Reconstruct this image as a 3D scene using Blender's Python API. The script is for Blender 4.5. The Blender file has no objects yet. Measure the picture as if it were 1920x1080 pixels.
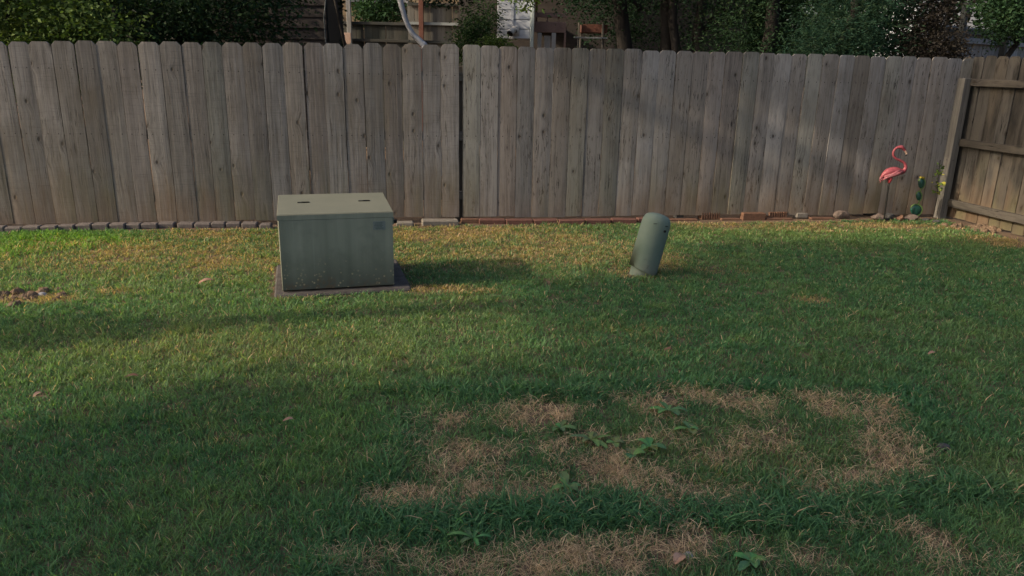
import bpy, math, random
import numpy as np
from mathutils import Vector, Matrix
random.seed(7); rng = np.random.default_rng(11)
S = bpy.context.scene; C = S.collection

# ------------------------------------------------------------ camera, sky, sun, exposure
F, TH, RO, H = 1420.0, math.radians(16.7), math.radians(1.25), 1.62
SUN_EL, SUN_AZ = math.radians(27), math.radians(15.5)      # azimuth of the light's travel, from +X towards +Y
SUN_STRENGTH, SKY_STRENGTH, EXPOSURE = 3.0, 0.15, 0.9
cam_d = bpy.data.cameras.new('camera'); cam = bpy.data.objects.new('camera', cam_d); C.objects.link(cam)
cam_d.sensor_width = 36; cam_d.lens = F / 1920 * 36; cam_d.clip_start = .05; cam_d.clip_end = 2000
cam.matrix_world = Matrix.Translation((0, 0, H)) @ Matrix.Rotation(math.pi/2 - TH, 4, 'X') @ Matrix.Rotation(RO, 4, 'Z')
S.camera = cam
W = bpy.data.worlds.new('World'); S.world = W; W.use_nodes = True
wn = W.node_tree; sky = wn.nodes.new('ShaderNodeTexSky'); sky.sky_type = 'NISHITA'; sky.sun_disc = False
sky.sun_elevation = SUN_EL; sky.sun_rotation = math.radians(257); sky.air_density = 1.0; sky.dust_density = 6.0; sky.ozone_density = 1.0
wn.links.new(sky.outputs[0], wn.nodes['Background'].inputs[0]); wn.nodes['Background'].inputs[1].default_value = SKY_STRENGTH
sl = bpy.data.lights.new('sun', 'SUN'); sl.energy = SUN_STRENGTH; sl.angle = math.radians(.6); sl.color = (1, .84, .62)
so = bpy.data.objects.new('sun', sl); C.objects.link(so)
LV = Vector((-math.cos(SUN_AZ)*math.cos(SUN_EL), -math.sin(SUN_AZ)*math.cos(SUN_EL), math.sin(SUN_EL)))
so.rotation_mode = 'QUATERNION'; so.rotation_quaternion = LV.to_track_quat('Z', 'Y'); so.location = (-20, -5, 15)
S.view_settings.view_transform = 'Standard'; S.view_settings.look = 'None'; S.view_settings.gamma = 1
S.view_settings.exposure = EXPOSURE
S.cycles.use_denoising = True; S.cycles.max_bounces = 6; S.cycles.transparent_max_bounces = 4

# ------------------------------------------------------------ surveying: pixel of the photo -> point in the yard
R = np.array((Matrix.Rotation(math.pi/2 - TH, 3, 'X') @ Matrix.Rotation(RO, 3, 'Z')))
CAM = np.array([0, 0, H])
def ray(px, py): return R @ np.array([(px-960)/F, -(py-540)/F, -1])
def gp(px, py, z=0.0):
    d = ray(px, py); return CAM + (z-H)/d[2]*d
def yp(px, py, Y):
    d = ray(px, py); return CAM + Y/d[1]*d
def plane_pt(px, py, A, B):
    d = ray(px, py); n = np.array([-(B-A)[1], (B-A)[0], 0]); return CAM + n@(A-CAM)/(n@d)*d
def to_px(P):
    q = (P - CAM) @ R
    return 960 + F*q[:, 0]/-q[:, 2], 540 - F*q[:, 1]/-q[:, 2]
def ps(p, s, z):                       # along the sunlight, across it, up
    return np.array([p*math.cos(SUN_AZ) - s*math.sin(SUN_AZ), p*math.sin(SUN_AZ) + s*math.cos(SUN_AZ), z])

# ------------------------------------------------------------ helpers
def tag(o, label=None, cat=None, group=None, kind=None):
    if label: o['label'] = label
    if cat: o['category'] = cat
    if group: o['group'] = group
    if kind: o['kind'] = kind
    return o
def empty(name, loc, label, cat, group=None, rz=0):
    o = bpy.data.objects.new(name, None); C.objects.link(o); o.location = loc; o.rotation_euler = (0, 0, rz)
    o.empty_display_size = .1
    return tag(o, label, cat, group)
def link(name, me, mat, parent=None, smooth=False):
    o = bpy.data.objects.new(name, me); C.objects.link(o)
    if mat: me.materials.append(mat)
    if parent:
        o.parent = parent
        o.matrix_parent_inverse = Matrix.LocRotScale(parent.location, parent.rotation_euler, None).inverted()
    if smooth: me.polygons.foreach_set('use_smooth', [True]*len(me.polygons))
    return o
class MB:
    """collects boxes, tubes, prisms in world coordinates -> one mesh object"""
    def __init__(s): s.v = []; s.f = []; s.a = []
    def add(s, vs, fs, a=None):
        n = len(s.v); s.v += [tuple(map(float, v)) for v in vs]; s.f += [tuple(i+n for i in f) for f in fs]
        s.a += list(a) if a is not None else [(0, 0, 0)]*len(vs)
    def box(s, c, size, rz=0, bev=0.0, tilt=(0, 0)):
        x, y, z = [k/2 for k in size]; b = min(bev, x*.9, y*.9, z*.9)
        M = Matrix.Translation(c) @ Matrix.Rotation(rz, 4, 'Z') @ Matrix.Rotation(tilt[0], 4, 'X') @ Matrix.Rotation(tilt[1], 4, 'Y')
        if b <= 0:
            vs = [(-x,-y,-z),(x,-y,-z),(x,y,-z),(-x,y,-z),(-x,-y,z),(x,-y,z),(x,y,z),(-x,y,z)]
            fs = [(0,3,2,1),(4,5,6,7),(0,1,5,4),(1,2,6,5),(2,3,7,6),(3,0,4,7)]
        else:
            vs = []; fs = []
            rings = [(x-b, y-b, -z), (x, y, -z+b), (x, y, z-b), (x-b, y-b, z)]
            for (rx, ry, zz) in rings:
                k = b if rx == x else b*.4
                vs += [(-rx+k,-ry,zz),(rx-k,-ry,zz),(rx,-ry+k,zz),(rx,ry-k,zz),(rx-k,ry,zz),(-rx+k,ry,zz),(-rx,ry-k,zz),(-rx,-ry+k,zz)]
            for r in range(3):
                for i in range(8): fs.append((r*8+i, r*8+(i+1) % 8, r*8+8+(i+1) % 8, r*8+8+i))
            fs.append(tuple(range(7, -1, -1))); fs.append(tuple(range(24, 32)))
        s.add([M @ Vector(v) for v in vs], fs)
    def tube(s, pts, rad, n=10, cap=True):
        pts = [Vector(p) for p in pts]; base = len(s.v); vs = []; fs = []
        up = Vector((0, 1, 0))
        for i, p in enumerate(pts):
            t = (pts[min(i+1, len(pts)-1)] - pts[max(i-1, 0)]).normalized()
            a = t.cross(up)
            if a.length < .05: a = t.cross(Vector((1, 0, 0)))
            a.normalize(); b = t.cross(a)
            r = rad[i] if hasattr(rad, '__len__') else rad
            for k in range(n):
                th = 2*math.pi*k/n; vs.append(p + (a*math.cos(th) + b*math.sin(th))*r)
        for i in range(len(pts)-1):
            for k in range(n): fs.append((i*n+k, i*n+(k+1) % n, (i+1)*n+(k+1) % n, (i+1)*n+k))
        if cap: fs.append(tuple(range(n-1, -1, -1))); fs.append(tuple((len(pts)-1)*n+k for k in range(n)))
        s.add(vs, fs)
    def prism(s, outline, y0, y1):           # outline of (x,z) extruded along y
        n = len(outline)
        vs = [(x, y0, z) for x, z in outline] + [(x, y1, z) for x, z in outline]
        fs = [tuple(range(n)), tuple(range(2*n-1, n-1, -1))] + [(i, i+n, (i+1) % n+n, (i+1) % n) for i in range(n)]
        s.add(vs, fs)
    def build(s, name, mat, parent=None, smooth=False, attr=False):
        me = bpy.data.meshes.new(name); me.from_pydata(s.v, [], s.f); me.update()
        if attr:
            at = me.attributes.new('bc', 'FLOAT_VECTOR', 'POINT'); at.data.foreach_set('vector', np.array(s.a, dtype=np.float32).ravel())
        o = link(name, me, mat, parent, smooth)
        import bmesh
        bm = bmesh.new(); bm.from_mesh(me); bmesh.ops.recalc_face_normals(bm, faces=bm.faces); bm.to_mesh(me); bm.free()
        return o
def np_mesh(name, verts, quads, tris, mat, parent=None, col=None):
    me = bpy.data.meshes.new(name); me.vertices.add(len(verts)); me.vertices.foreach_set('co', np.ascontiguousarray(verts, dtype=np.float32).ravel())
    nq, nt = len(quads), len(tris)
    me.loops.add(nq*4 + nt*3); me.polygons.add(nq+nt)
    li = np.concatenate([np.asarray(quads, dtype=np.int32).ravel(), np.asarray(tris, dtype=np.int32).ravel()])
    me.loops.foreach_set('vertex_index', li)
    st = np.concatenate([np.arange(nq)*4, nq*4 + np.arange(nt)*3]).astype(np.int32)
    me.polygons.foreach_set('loop_start', st); me.update(calc_edges=True)
    if col is not None:
        a = me.attributes.new('col', 'FLOAT_COLOR', 'POINT')
        a.data.foreach_set('color', np.concatenate([col, np.ones((len(col), 1))], 1).astype(np.float32).ravel())
    return link(name, me, mat, parent)
# value noise on the plane
_lat = rng.random((256, 256))
def vn(x, y, f, o=0):
    x = x*f + 37.3 + o*17.1; y = y*f + 11.7 + o*5.3
    xi = np.floor(x).astype(int); yi = np.floor(y).astype(int); fx = x-xi; fy = y-yi
    fx = fx*fx*(3-2*fx); fy = fy*fy*(3-2*fy)
    g = lambda a, b: _lat[a % 256, b % 256]
    return (g(xi,yi)*(1-fx)+g(xi+1,yi)*fx)*(1-fy) + (g(xi,yi+1)*(1-fx)+g(xi+1,yi+1)*fx)*fy
def fbm(x, y, f, o=0): return (vn(x,y,f,o) + .5*vn(x,y,f*2.1,o+1) + .25*vn(x,y,f*4.3,o+2))/1.75

# ------------------------------------------------------------ materials
class NT:
    def __init__(s, name):
        s.m = bpy.data.materials.new(name); s.m.use_nodes = True; s.t = s.m.node_tree; s.b = s.t.nodes['Principled BSDF']
    def n(s, ty, ins=None, **kw):
        nd = s.t.nodes.new('ShaderNode'+ty)
        for k, v in kw.items(): setattr(nd, k, v)
        for k, v in (ins or {}).items(): s.set(nd.inputs[k], v)
        return nd
    def set(s, sock, v):
        if hasattr(v, 'is_output'): s.t.links.new(v, sock)
        elif isinstance(v, bpy.types.Node): s.t.links.new(v.outputs[0], sock)
        else:
            if sock.type == 'RGBA' and len(v) == 3: v = (*v, 1)
            sock.default_value = v
    def math(s, op, a, b=0.0, c=None):
        ins = {0: a, 1: b}
        if c is not None: ins[2] = c
        return s.n('Math', ins, operation=op).outputs[0]
    def ramp(s, f, stops, interp='LINEAR'):
        r = s.n('ValToRGB', {0: f}); r.color_ramp.interpolation = interp; e = r.color_ramp.elements
        while len(e) < len(stops): e.new(.5)
        for el, (p, c) in zip(e, stops): el.position = p; el.color = (*c, 1) if hasattr(c, '__len__') else (c, c, c, 1)
        return r.outputs[0]
    def mix(s, f, a, b, mode='MIX'):
        m = s.n('Mix', data_type='RGBA', blend_type=mode); s.set(m.inputs[0], f); s.set(m.inputs[6], a); s.set(m.inputs[7], b); return m.outputs[2]
    def noise(s, vec, scale, detail=3, rough=.55, dist=0.0):
        return s.n('TexNoise', {'Vector': vec, 'Scale': scale, 'Detail': detail, 'Roughness': rough, 'Distortion': dist}).outputs[0]
    def mapr(s, f, a, b, c=0.0, d=1.0):
        return s.n('MapRange', {0: f, 1: a, 2: b, 3: c, 4: d}).outputs[0]
    def vscale(s, vec, sc):
        return s.n('VectorMath', {0: vec, 1: sc}, operation='MULTIPLY').outputs[0]
    def bump(s, h, strength=.3, dist=.01):
        s.set(s.b.inputs['Normal'], s.n('Bump', {'Height': h, 'Strength': strength, 'Distance': dist}))
    def out(s, color=None, rough=.7, spec=.3, metal=0):
        if color is not None: s.set(s.b.inputs['Base Color'], color)
        s.set(s.b.inputs['Roughness'], rough); s.b.inputs['Specular IOR Level'].default_value = spec; s.b.inputs['Metallic'].default_value = metal
        return s.m
def posn(t): return t.n('NewGeometry').outputs['Position']
def plain(name, c1, c2=None, scale=8, rough=.7, bump=.15, spec=.3, metal=0, stretch=(1,1,1)):
    t = NT(name); P = t.vscale(t.n('TexCoord').outputs['Object'], stretch); c2 = c2 or tuple(k*.6 for k in c1)
    f = t.noise(P, scale, 6, .65); col = t.mix(t.mapr(f, .3, .7), c2, c1)
    f2 = t.noise(P, scale*6, 4, .7); col = t.mix(t.mapr(f2, .35, .75, 0, .35), col, tuple(k*.55 for k in c2))
    if bump: t.bump(t.math('ADD', f, t.math('MULTIPLY', f2, .5)), bump)
    return t.out(col, rough, spec, metal)
def wood(name, light, dark, warm=.0, saw=0.0, crack=.5, knots=.6, stain_glow=.55, tint=.3, crz=3.5, mott=.25, black=0.0):
    t = NT(name); bc = t.n('Attribute', attribute_name='bc'); sx = t.n('SeparateXYZ', {0: bc.outputs['Vector']})
    u, z, r = sx.outputs[0], sx.outputs[1], sx.outputs[2]
    r2 = t.math('FRACT', t.math('MULTIPLY', r, 7.31)); r3 = t.math('FRACT', t.math('MULTIPLY', r, 23.7))
    vec = t.n('CombineXYZ', {0: t.math('ADD', u, t.math('MULTIPLY', r, 9.0)), 1: z, 2: t.math('MULTIPLY', r, 31.0)}).outputs[0]
    # knots bend the grain round them
    kv = t.n('TexVoronoi', {'Vector': t.n('VectorMath', {0: t.vscale(vec, (4.2, 2.6, 0)), 1: t.n('CombineXYZ', {1: t.math('MULTIPLY', r, 57.0)})}, operation='ADD').outputs[0], 'Scale': 1.0, 'Randomness': .95}, voronoi_dimensions='2D', feature='F1')
    kd = kv.outputs['Distance']; kr = t.n('SeparateColor', {0: kv.outputs['Color']}).outputs[0]
    kon = t.math('GREATER_THAN', kr, 1-knots)
    pull = t.math('MULTIPLY', kon, t.mapr(kd, 0, .30, .035, 0))
    vec2 = t.n('CombineXYZ', {0: t.math('ADD', t.math('ADD', u, pull), t.math('MULTIPLY', r, 9.0)), 1: z, 2: t.math('MULTIPLY', r, 31.0)}).outputs[0]
    wob = t.noise(t.vscale(vec2, (3, 1.3, 1)), 1.0, 2); wv = t.n('VectorMath', {0: vec2, 1: t.n('CombineXYZ', {0: t.math('MULTIPLY', t.math('SUBTRACT', wob, .5), .05)})}, operation='ADD').outputs[0]
    g1 = t.noise(t.vscale(wv, (75, 1.6, 1)), 1.0, 6, .62)
    g2 = t.noise(t.vscale(wv, (22, .7, 1)), 1.0, 4, .6)
    g3 = t.noise(t.vscale(wv, (190, 5.0, 1)), 1.0, 4, .7)
    blot = t.noise(t.vscale(vec, (9, 3.0, 1)), 1.0, 6, .72)
    v = t.math('ADD', t.math('MULTIPLY', g1, .5), t.math('ADD', t.math('MULTIPLY', g2, .35), t.math('MULTIPLY', blot, mott)))
    col = t.mix(t.mapr(v, .42, .68), dark, light)
    # boards differ: silver, brown, greenish, reddish
    tc = t.ramp(r2, [(0, (.97, 1.0, 1.03)), (.25, (1.0, .98, .95)), (.5, (.97, 1.01, .96)), (.62, (1.0, .985, .97)), (.85, (1.03, .98, .95)), (1, (.99, 1.01, 1.03))], 'CONSTANT')
    col = t.mix(1.0, col, tc, 'MULTIPLY')
    br = t.mapr(r3, 0, 1, .74, 1.20); brc = t.n('CombineColor', {0: br, 1: br, 2: br}).outputs[0]
    col = t.mix(1.0, col, brc, 'MULTIPLY')
    sil = t.mapr(t.noise(t.vscale(vec, (14, .5, 1)), 1.0, 3), .60, .78, 0, tint); col = t.mix(sil, col, tuple(k*1.35 for k in light))
    # dark weathered streaks and cracks
    if black: col = t.mix(t.mapr(t.noise(t.vscale(vec, (7, 1.1, 1)), 1.0, 5, .65), .46, .66, 0, black), col, tuple(k*.9 for k in dark))
    cr = t.mapr(t.noise(t.vscale(wv, (60, crz, 1)), 1.0, 5, .75), .56, .64); patch = t.mapr(t.noise(t.vscale(vec, (6, 1.4, 1)), 1.0, 3), .38, .58)
    cr = t.math('MULTIPLY', t.math('MULTIPLY', cr, patch), crack); col = t.mix(cr, col, tuple(k*.35 for k in dark))
    if saw:
        sw = t.noise(t.vscale(vec, (5, 170, 1)), 1.0, 3, .7); col = t.mix(t.mapr(sw, .55, .72, 0, saw), col, tuple(k*.7 for k in dark))
    kn = t.math('MULTIPLY', kon, t.mapr(t.math('ADD', kd, t.math('MULTIPLY', t.math('SUBTRACT', g2, .5), .06)), .030, .060, 1, 0)); col = t.mix(t.math('MULTIPLY', kn, .85), col, (.028, .020, .014))
    kh = t.math('MULTIPLY', kon, t.mapr(kd, .06, .15, .35, 0)); col = t.mix(kh, col, tuple(k*.75 for k in dark))
    # rain-splash and soil near the ground, warm sunlight painted in with it, ragged edge
    zt = t.math('ADD', z, t.math('MULTIPLY', t.math('SUBTRACT', t.noise(t.vscale(vec, (9, 2.2, 1)), 1.0, 4), .5), .9))
    wn_ = t.noise(t.vscale(posn(t), (.55, .55, .2)), 1.0, 2); zr = t.math('SUBTRACT', zt, t.math('MULTIPLY', t.math('SUBTRACT', r3, .5), .35))
    sf = t.math('MULTIPLY', t.mapr(zr, .0, .55, stain_glow, 0), t.mapr(wn_, .38, .6, .25, 1.15)); col = t.mix(sf, col, (.20, .125, .07))
    bl2 = t.math('MULTIPLY', t.mapr(t.noise(t.vscale(posn(t), (1.1, 1.1, .9)), 1.0, 4, .6), .50, .66, 0, .6), t.mapr(g2, .35, .6, .3, 1)); col = t.mix(bl2, col, (.105, .086, .062))
    nz = t.math('ADD', t.math('LESS_THAN', t.math('ABSOLUTE', t.math('SUBTRACT', z, 1.47)), .0055), t.math('LESS_THAN', t.math('ABSOLUTE', t.math('SUBTRACT', z, .885)), .0055))
    nu = t.math('LESS_THAN', t.math('ABSOLUTE', t.math('SUBTRACT', t.math('ABSOLUTE', u), .045)), .0045); col = t.mix(t.math('MULTIPLY', t.math('MULTIPLY', nz, nu), .8), col, (.02, .017, .015))
    gz = t.math('MULTIPLY', t.mapr(zt, .05, .75, 1, 0), t.mapr(t.noise(t.vscale(vec, (3, .8, 1)), .8, 2), .5, .65, 0, .4)); col = t.mix(gz, col, (.10, .11, .055))
    h = t.math('ADD', t.math('MULTIPLY', g1, .6), t.math('SUBTRACT', t.math('MULTIPLY', g3, .4), t.math('ADD', t.math('MULTIPLY', cr, .8), kn)))
    t.bump(h, .5, .006)
    return t.out(col, .85, .15)
def leafmat(name, rough=.55, trans=.3, spec=.25):
    t = NT(name); a = t.n('Attribute', attribute_name='col').outputs['Color']
    t.out(a, rough, spec)
    tr = t.n('BsdfTranslucent', {'Color': t.mix(1.0, a, (1.25, 1.3, .6), 'MULTIPLY')})
    mx = t.n('MixShader', {0: trans, 1: t.b.outputs[0], 2: tr.outputs[0]})
    t.t.links.new(mx.outputs[0], t.t.nodes['Material Output'].inputs[0]); return t.m
M = {}
M['board_new'] = wood('weathered_boards', (.238, .222, .208), (.092, .085, .079), saw=.55, crack=.75, knots=.42, mott=.32)
M['board_old'] = wood('cracked_boards', (.235, .213, .193), (.066, .058, .052), saw=.0, crack=1.0, knots=.26, tint=.55, crz=8.0, mott=.45)
M['board_side'] = wood('side_boards', (.054, .049, .043), (.0085, .0082, .0078), crack=1.0, knots=.4, black=.8, stain_glow=.35, crz=5.0, mott=.6)
M['post'] = wood('post_wood', (.155, .142, .125), (.075, .068, .06), crack=.6, knots=.2, stain_glow=.2)
M['far_board'] = wood('far_boards', (.145, .135, .115), (.07, .064, .057), crack=.4, knots=.2, stain_glow=.1)
M['dark_board'] = wood('dark_boards', (.060, .062, .056), (.030, .031, .029), crack=.4, knots=.1, stain_glow=.0)
M['grey_board'] = wood('grey_boards', (.24, .25, .26), (.12, .125, .13), crack=.5, knots=.2, stain_glow=.0)
M['grass'] = leafmat('grass_blades', .55, .46, .2); M['leaf'] = leafmat('tree_leaves', .7, .22, .10); M['weed'] = leafmat('weed_leaves', .45, .2, .35)
M['bark'] = plain('bark', (.032, .028, .025), (.012, .011, .010), 5, .9, .6, .1, stretch=(3, 3, .6))
M['pale_bark'] = plain('pale_bark', (.30, .31, .335), (.17, .175, .19), 5, .85, .3, .1, stretch=(2, 2, .7))
M['paver'] = plain('grey_paver', (.17, .145, .135), (.095, .082, .077), 30, .9, .4, .15)
M['concrete'] = plain('concrete', (.23, .205, .175), (.14, .125, .105), 22, .9, .35, .15)
M['pad'] = plain('pad_concrete', (.095, .085, .080), (.045, .040, .038), 16, .9, .5, .15)
M['brick'] = plain('red_brick', (.155, .075, .058), (.09, .048, .04), 28, .9, .4, .12)
M['brick2'] = plain('brown_brick', (.18, .098, .062), (.095, .055, .04), 28, .9, .4, .12)
M['rock'] = plain('pale_rock', (.20, .155, .13), (.10, .075, .062), 24, .9, .7, .15)
M['rock2'] = plain('grey_rock', (.09, .088, .086), (.04, .039, .039), 24, .9, .7, .15)
M['black'] = plain('black_iron', (.006, .006, .006), (.003, .003, .003), 20, .6, .1)
M["far_pipe"] = plain('dull_pipe', (.10, .11, .11), (.06, .065, .065), 8)
M['dark'] = plain('dark_gaps_and_fittings', (.012, .012, .011), (.006, .006, .006), 20, .8, 0)
M['pink'] = plain('pink_paint', (.30, .070, .085), (.20, .040, .052), 30, .5, .1)
M['feather'] = plain('faded_pink_paint', (.30, .14, .15), (.24, .05, .066), 26, .55, .3)
M['red'] = plain('red_paint', (.34, .045, .055), (.24, .03, .04), 30, .5, .1)
M['bill'] = plain('bill_paint', (.42, .31, .25), (.3, .2, .16), 30, .5, 0)
M['cactus'] = plain('cactus_green', (.014, .075, .055), (.008, .04, .03), 20, .4, .1, .5)
M['rim'] = plain('lime_rim', (.13, .21, .06), (.08, .14, .04), 20, .5, 0)
M['yellow'] = plain('yellow_paint', (.36, .27, .03), (.24, .18, .02), 20, .5, 0)
M['siding'] = plain('light_grey_siding', (.44, .46, .50), (.37, .39, .43), 3, .7, .05)
M['trim'] = plain('pale_green_trim', (.40, .45, .43), (.33, .38, .36), 3, .7, .05)
M['white'] = plain('white_paint', (.45, .44, .43), (.36, .35, .34), 4, .6, .05)
M['brown_siding'] = plain('dark_brown_siding', (.055, .046, .042), (.03, .025, .023), 3, .85, .2, stretch=(1, 1, 6))
M['tan_wall'] = plain('tan_wall', (.36, .27, .17), (.27, .20, .125), 2, .85, .1, stretch=(1, 1, 8))
M['pink_board'] = plain('pink_brown_board', (.28, .185, .155), (.20, .13, .11), 6, .8, .1)
M['roof'] = plain('dark_shingles', (.06, .055, .05), (.03, .028, .026), 12, .95, .5)
M['red_post'] = plain('red_brown_post', (.13, .05, .035), (.07, .03, .02), 8, .8, .2)
M['sticker'] = plain('faded_sticker', (.20, .225, .21), (.14, .165, .15), 40, .5, 0)
M['print'] = plain('faded_print', (.09, .11, .10), (.07, .085, .08), 40, .5, 0)
M['glass'] = plain('dark_glass', (.02, .025, .03), (.015, .02, .02), 2, .1, 0, .5)
M['dry_leaf'] = plain('dry_leaf', (.36, .22, .15), (.24, .13, .08), 30, .7, .2)
M['pale_stone'] = plain('pale_stone', (.28, .27, .275), (.18, .175, .18), 30, .8, .3)
def utility_paint():
    t = NT('green_utility_paint'); P = t.n('TexCoord').outputs['Object']; sp = t.n('SeparateXYZ', {0: P}); z = sp.outputs[2]
    col = t.mix(t.mapr(t.noise(t.vscale(P, (9, 9, .5)), 1.0, 4), .35, .7), (.165, .176, .134), (.26, .268, .205))       # rain streaks
    col = t.mix(t.mapr(t.noise(t.vscale(P, (45, 45, .9)), 1.0, 3), .60, .75, 0, .45), col, (.27, .285, .23))
    col = t.mix(t.mapr(t.noise(P, 6, 5, .6), .52, .72, 0, .4), col, (.105, .118, .09))
    zz = t.math('ADD', z, t.math('MULTIPLY', t.math('SUBTRACT', t.noise(P, 5, 4), .5), .18))
    grime = t.mapr(zz, .04, .36, .85, 0); col = t.mix(grime, col, (.066, .068, .052))
    sv = t.n('TexVoronoi', {'Vector': P, 'Scale': 36.0}).outputs['Distance']; sp2 = t.math('MULTIPLY', t.mapr(sv, .18, .30, 1, 0), t.mapr(t.noise(P, 14, 3), .44, .56))
    col = t.mix(t.math('MULTIPLY', sp2, t.mapr(zz, .03, .30, .85, 0)), col, (.42, .34, .2))
    rust = t.math('MULTIPLY', t.mapr(t.noise(P, 26, 4), .52, .6), t.mapr(zz, .0, .13, .55, 0)); col = t.mix(rust, col, (.15, .085, .04))
    t.bump(t.noise(P, 60, 3), .06); return t.out(col, .55, .35)
M['utility'] = utility_paint()
def lid_paint():  # same paint as the body; sun on the top adjusted into its colour
    t = NT('sunlit_lid_paint'); P = t.n('TexCoord').outputs['Object']
    col = t.mix(t.mapr(t.noise(P, 4, 5), .35, .68), (.108, .110, .080), (.126, .126, .092))
    col = t.mix(t.mapr(t.noise(P, 50, 4, .7), .58, .72, 0, .4), col, (.082, .086, .07)); t.bump(t.noise(P, 60, 3), .06); return t.out(col, .6, .3)
M['lid'] = lid_paint()
def ped_paint():
    t = NT('green_pedestal_plastic'); P = t.n('TexCoord').outputs['Object']; z = t.n('SeparateXYZ', {0: P}).outputs[2]
    col = t.mix(t.mapr(t.noise(P, 6, 5), .35, .7), (.112, .148, .118), (.140, .172, .138))
    col = t.mix(t.math('MULTIPLY', t.mapr(z, .02, .2, .6, 0), t.mapr(t.noise(P, 9, 4), .35, .6)), col, (.15, .15, .12))
    sc = t.math('MULTIPLY', t.mapr(t.noise(P, 11, 5, .7, 1.0), .60, .66), t.mapr(z, .04, .22, .8, 0)); col = t.mix(sc, col, (.07, .07, .065))
    col = t.mix(t.mapr(t.noise(t.vscale(P, (40, 40, 6)), 1.0, 4, .7), .64, .70, 0, .5), col, (.085, .12, .10))
    t.bump(t.noise(P, 30, 3), .05); return t.out(col, .8, .15)
M['pedestal'] = ped_paint()
def soil():
    t = NT('soil_and_thatch'); P = posn(t)
    n1 = t.noise(P, 1.3, 6, .6); n2 = t.noise(P, 40, 5, .7); n3 = t.noise(P, 160, 3, .7)
    col = t.ramp(t.math('ADD', t.math('MULTIPLY', n2, .7), t.math('MULTIPLY', n3, .3)), [(.3, (.045, .030, .020)), (.5, (.12, .085, .058)), (.7, (.21, .155, .105))])
    col = t.mix(t.mapr(n1, .35, .6, 0, .45), col, (.19, .125, .08))
    t.bump(n2, .8, .02); return t.out(col, .95, .1)
M['soil'] = soil()

# ------------------------------------------------------------ ground
FA, FB = gp(0, 428), gp(1765, 407)                       # foot of the long fence
FD = (FB-FA)/np.linalg.norm(FB-FA); FN = np.array([FD[1], -FD[0], 0])   # along it, and out of it towards the lawn
FANG = math.atan2(FD[1], FD[0])
SA, SB = gp(1765, 407), gp(1920, 447); SD = (SB-SA)/np.linalg.norm(SB-SA); SN = np.array([SD[1], -SD[0], 0])
if SN[0] > 0: SN = -SN
g = MB(); g.add([(-250, -150, 0), (250, -150, 0), (250, 350, 0), (-250, 350, 0)], [(0, 1, 2, 3)])
tag(g.build('ground', M['soil']), kind='structure')

# ------------------------------------------------------------ the wooden fences
def boards(origin, d, nrm, u0, u1, top, bot, ear, pitch, front, gaps=(.003, .008), wob=.0015, tilt=.003, thick=.017, earmid=.34):
    """vertical pickets between u0 and u1; top/bot are functions of u; each has a slight cup, lean and tilt"""
    mb = MB(); u = u0
    while u < u1 - .03:
        w = min(pitch*random.uniform(.955, 1.045), u1-u); gap = random.uniform(*gaps)
        a, b = u, u+w-gap; zt = top(u+w/2) + random.uniform(-.007, .007); zb = bot(u+w/2) + random.uniform(-.012, .008)
        rnd = random.random(); e = ear*random.uniform(.85, 1.15); lean = random.uniform(-.004, .004); tl = random.uniform(-tilt, tilt); cup = random.uniform(-.001, .0012)
        off = front + random.uniform(0, .005)
        L = [(zb, 0), (zb+(zt-zb)*.2, 0), (zb+(zt-zb)*.4, 0), (zb+(zt-zb)*.6, 0), (zb+(zt-zb)*.8, 0), (zt-e, 0), (zt-e*.42, e*earmid), (zt, e*.98)]
        vs = []; at = []; c = 5
        for z, ins in L:
            j1, j2 = random.uniform(-wob, wob), random.uniform(-wob, wob); ln = lean*(z-zb)
            for side in (0, 1):
                for k in range(c):
                    t = k/(c-1); uu = a+ins+j1 + (b-a-2*ins+j2-j1)*t + ln
                    edge = .0015 if k in (0, c-1) else 0
                    v = off + tl*(2*t-1) + cup*(1-(2*t-1)**2) - (thick if side else edge) + (edge*0)
                    p = origin + d*uu + nrm*v; vs.append((p[0], p[1], z)); at.append((uu-(a+b)/2, z, rnd))
        fs = []; n = len(L)
        idx = lambda i, s, k: i*2*c + s*c + k
        for i in range(n-1):
            for k in range(c-1):
                fs.append((idx(i,0,k), idx(i,0,k+1), idx(i+1,0,k+1), idx(i+1,0,k)))
                fs.append((idx(i,1,k+1), idx(i,1,k), idx(i+1,1,k), idx(i+1,1,k+1)))
            fs.append((idx(i,1,0), idx(i,0,0), idx(i+1,0,0), idx(i+1,1,0)))
            fs.append((idx(i,0,c-1), idx(i,1,c-1), idx(i+1,1,c-1), idx(i+1,0,c-1)))
        for k in range(c-1):
            fs.append((idx(0,1,k), idx(0,1,k+1), idx(0,0,k+1), idx(0,0,k)))
            fs.append((idx(n-1,0,k), idx(n-1,0,k+1), idx(n-1,1,k+1), idx(n-1,1,k)))
        mb.add(vs, fs, at); u += w
    return mb
def wbox(mb, c, size, rz, rnd=None):
    """a timber: 'bc' attribute runs along its longest axis"""
    n0 = len(mb.v); mb.box(c, size, rz, bev=.004); rnd = random.random() if rnd is None else rnd
    ax = max(range(3), key=lambda i: size[i]); Mx = Matrix.Rotation(-rz, 3, 'Z')
    for i in range(n0, len(mb.v)):
        l = Mx @ (Vector(mb.v[i]) - Vector(c)); o = [l[k] for k in range(3) if k != ax]
        mb.a[i] = (o[0]+o[1], l[ax]+.8+size[ax]/2, rnd)
SEAM = float((plane_pt(866, 250, FA, FB) - FA) @ FD); END = float((FB-FA) @ FD)
ztop_l = lambda u: 1.692 + (1.762-1.692)*np.clip(u/SEAM, -.6, 1)
ztop_r = lambda u: 1.757 - .008*np.clip((u-SEAM)/(END-SEAM), 0, 1)
fence = empty('board_fence', tuple(FA), 'long weathered grey board fence along the back of the lawn', 'fence')
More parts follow.
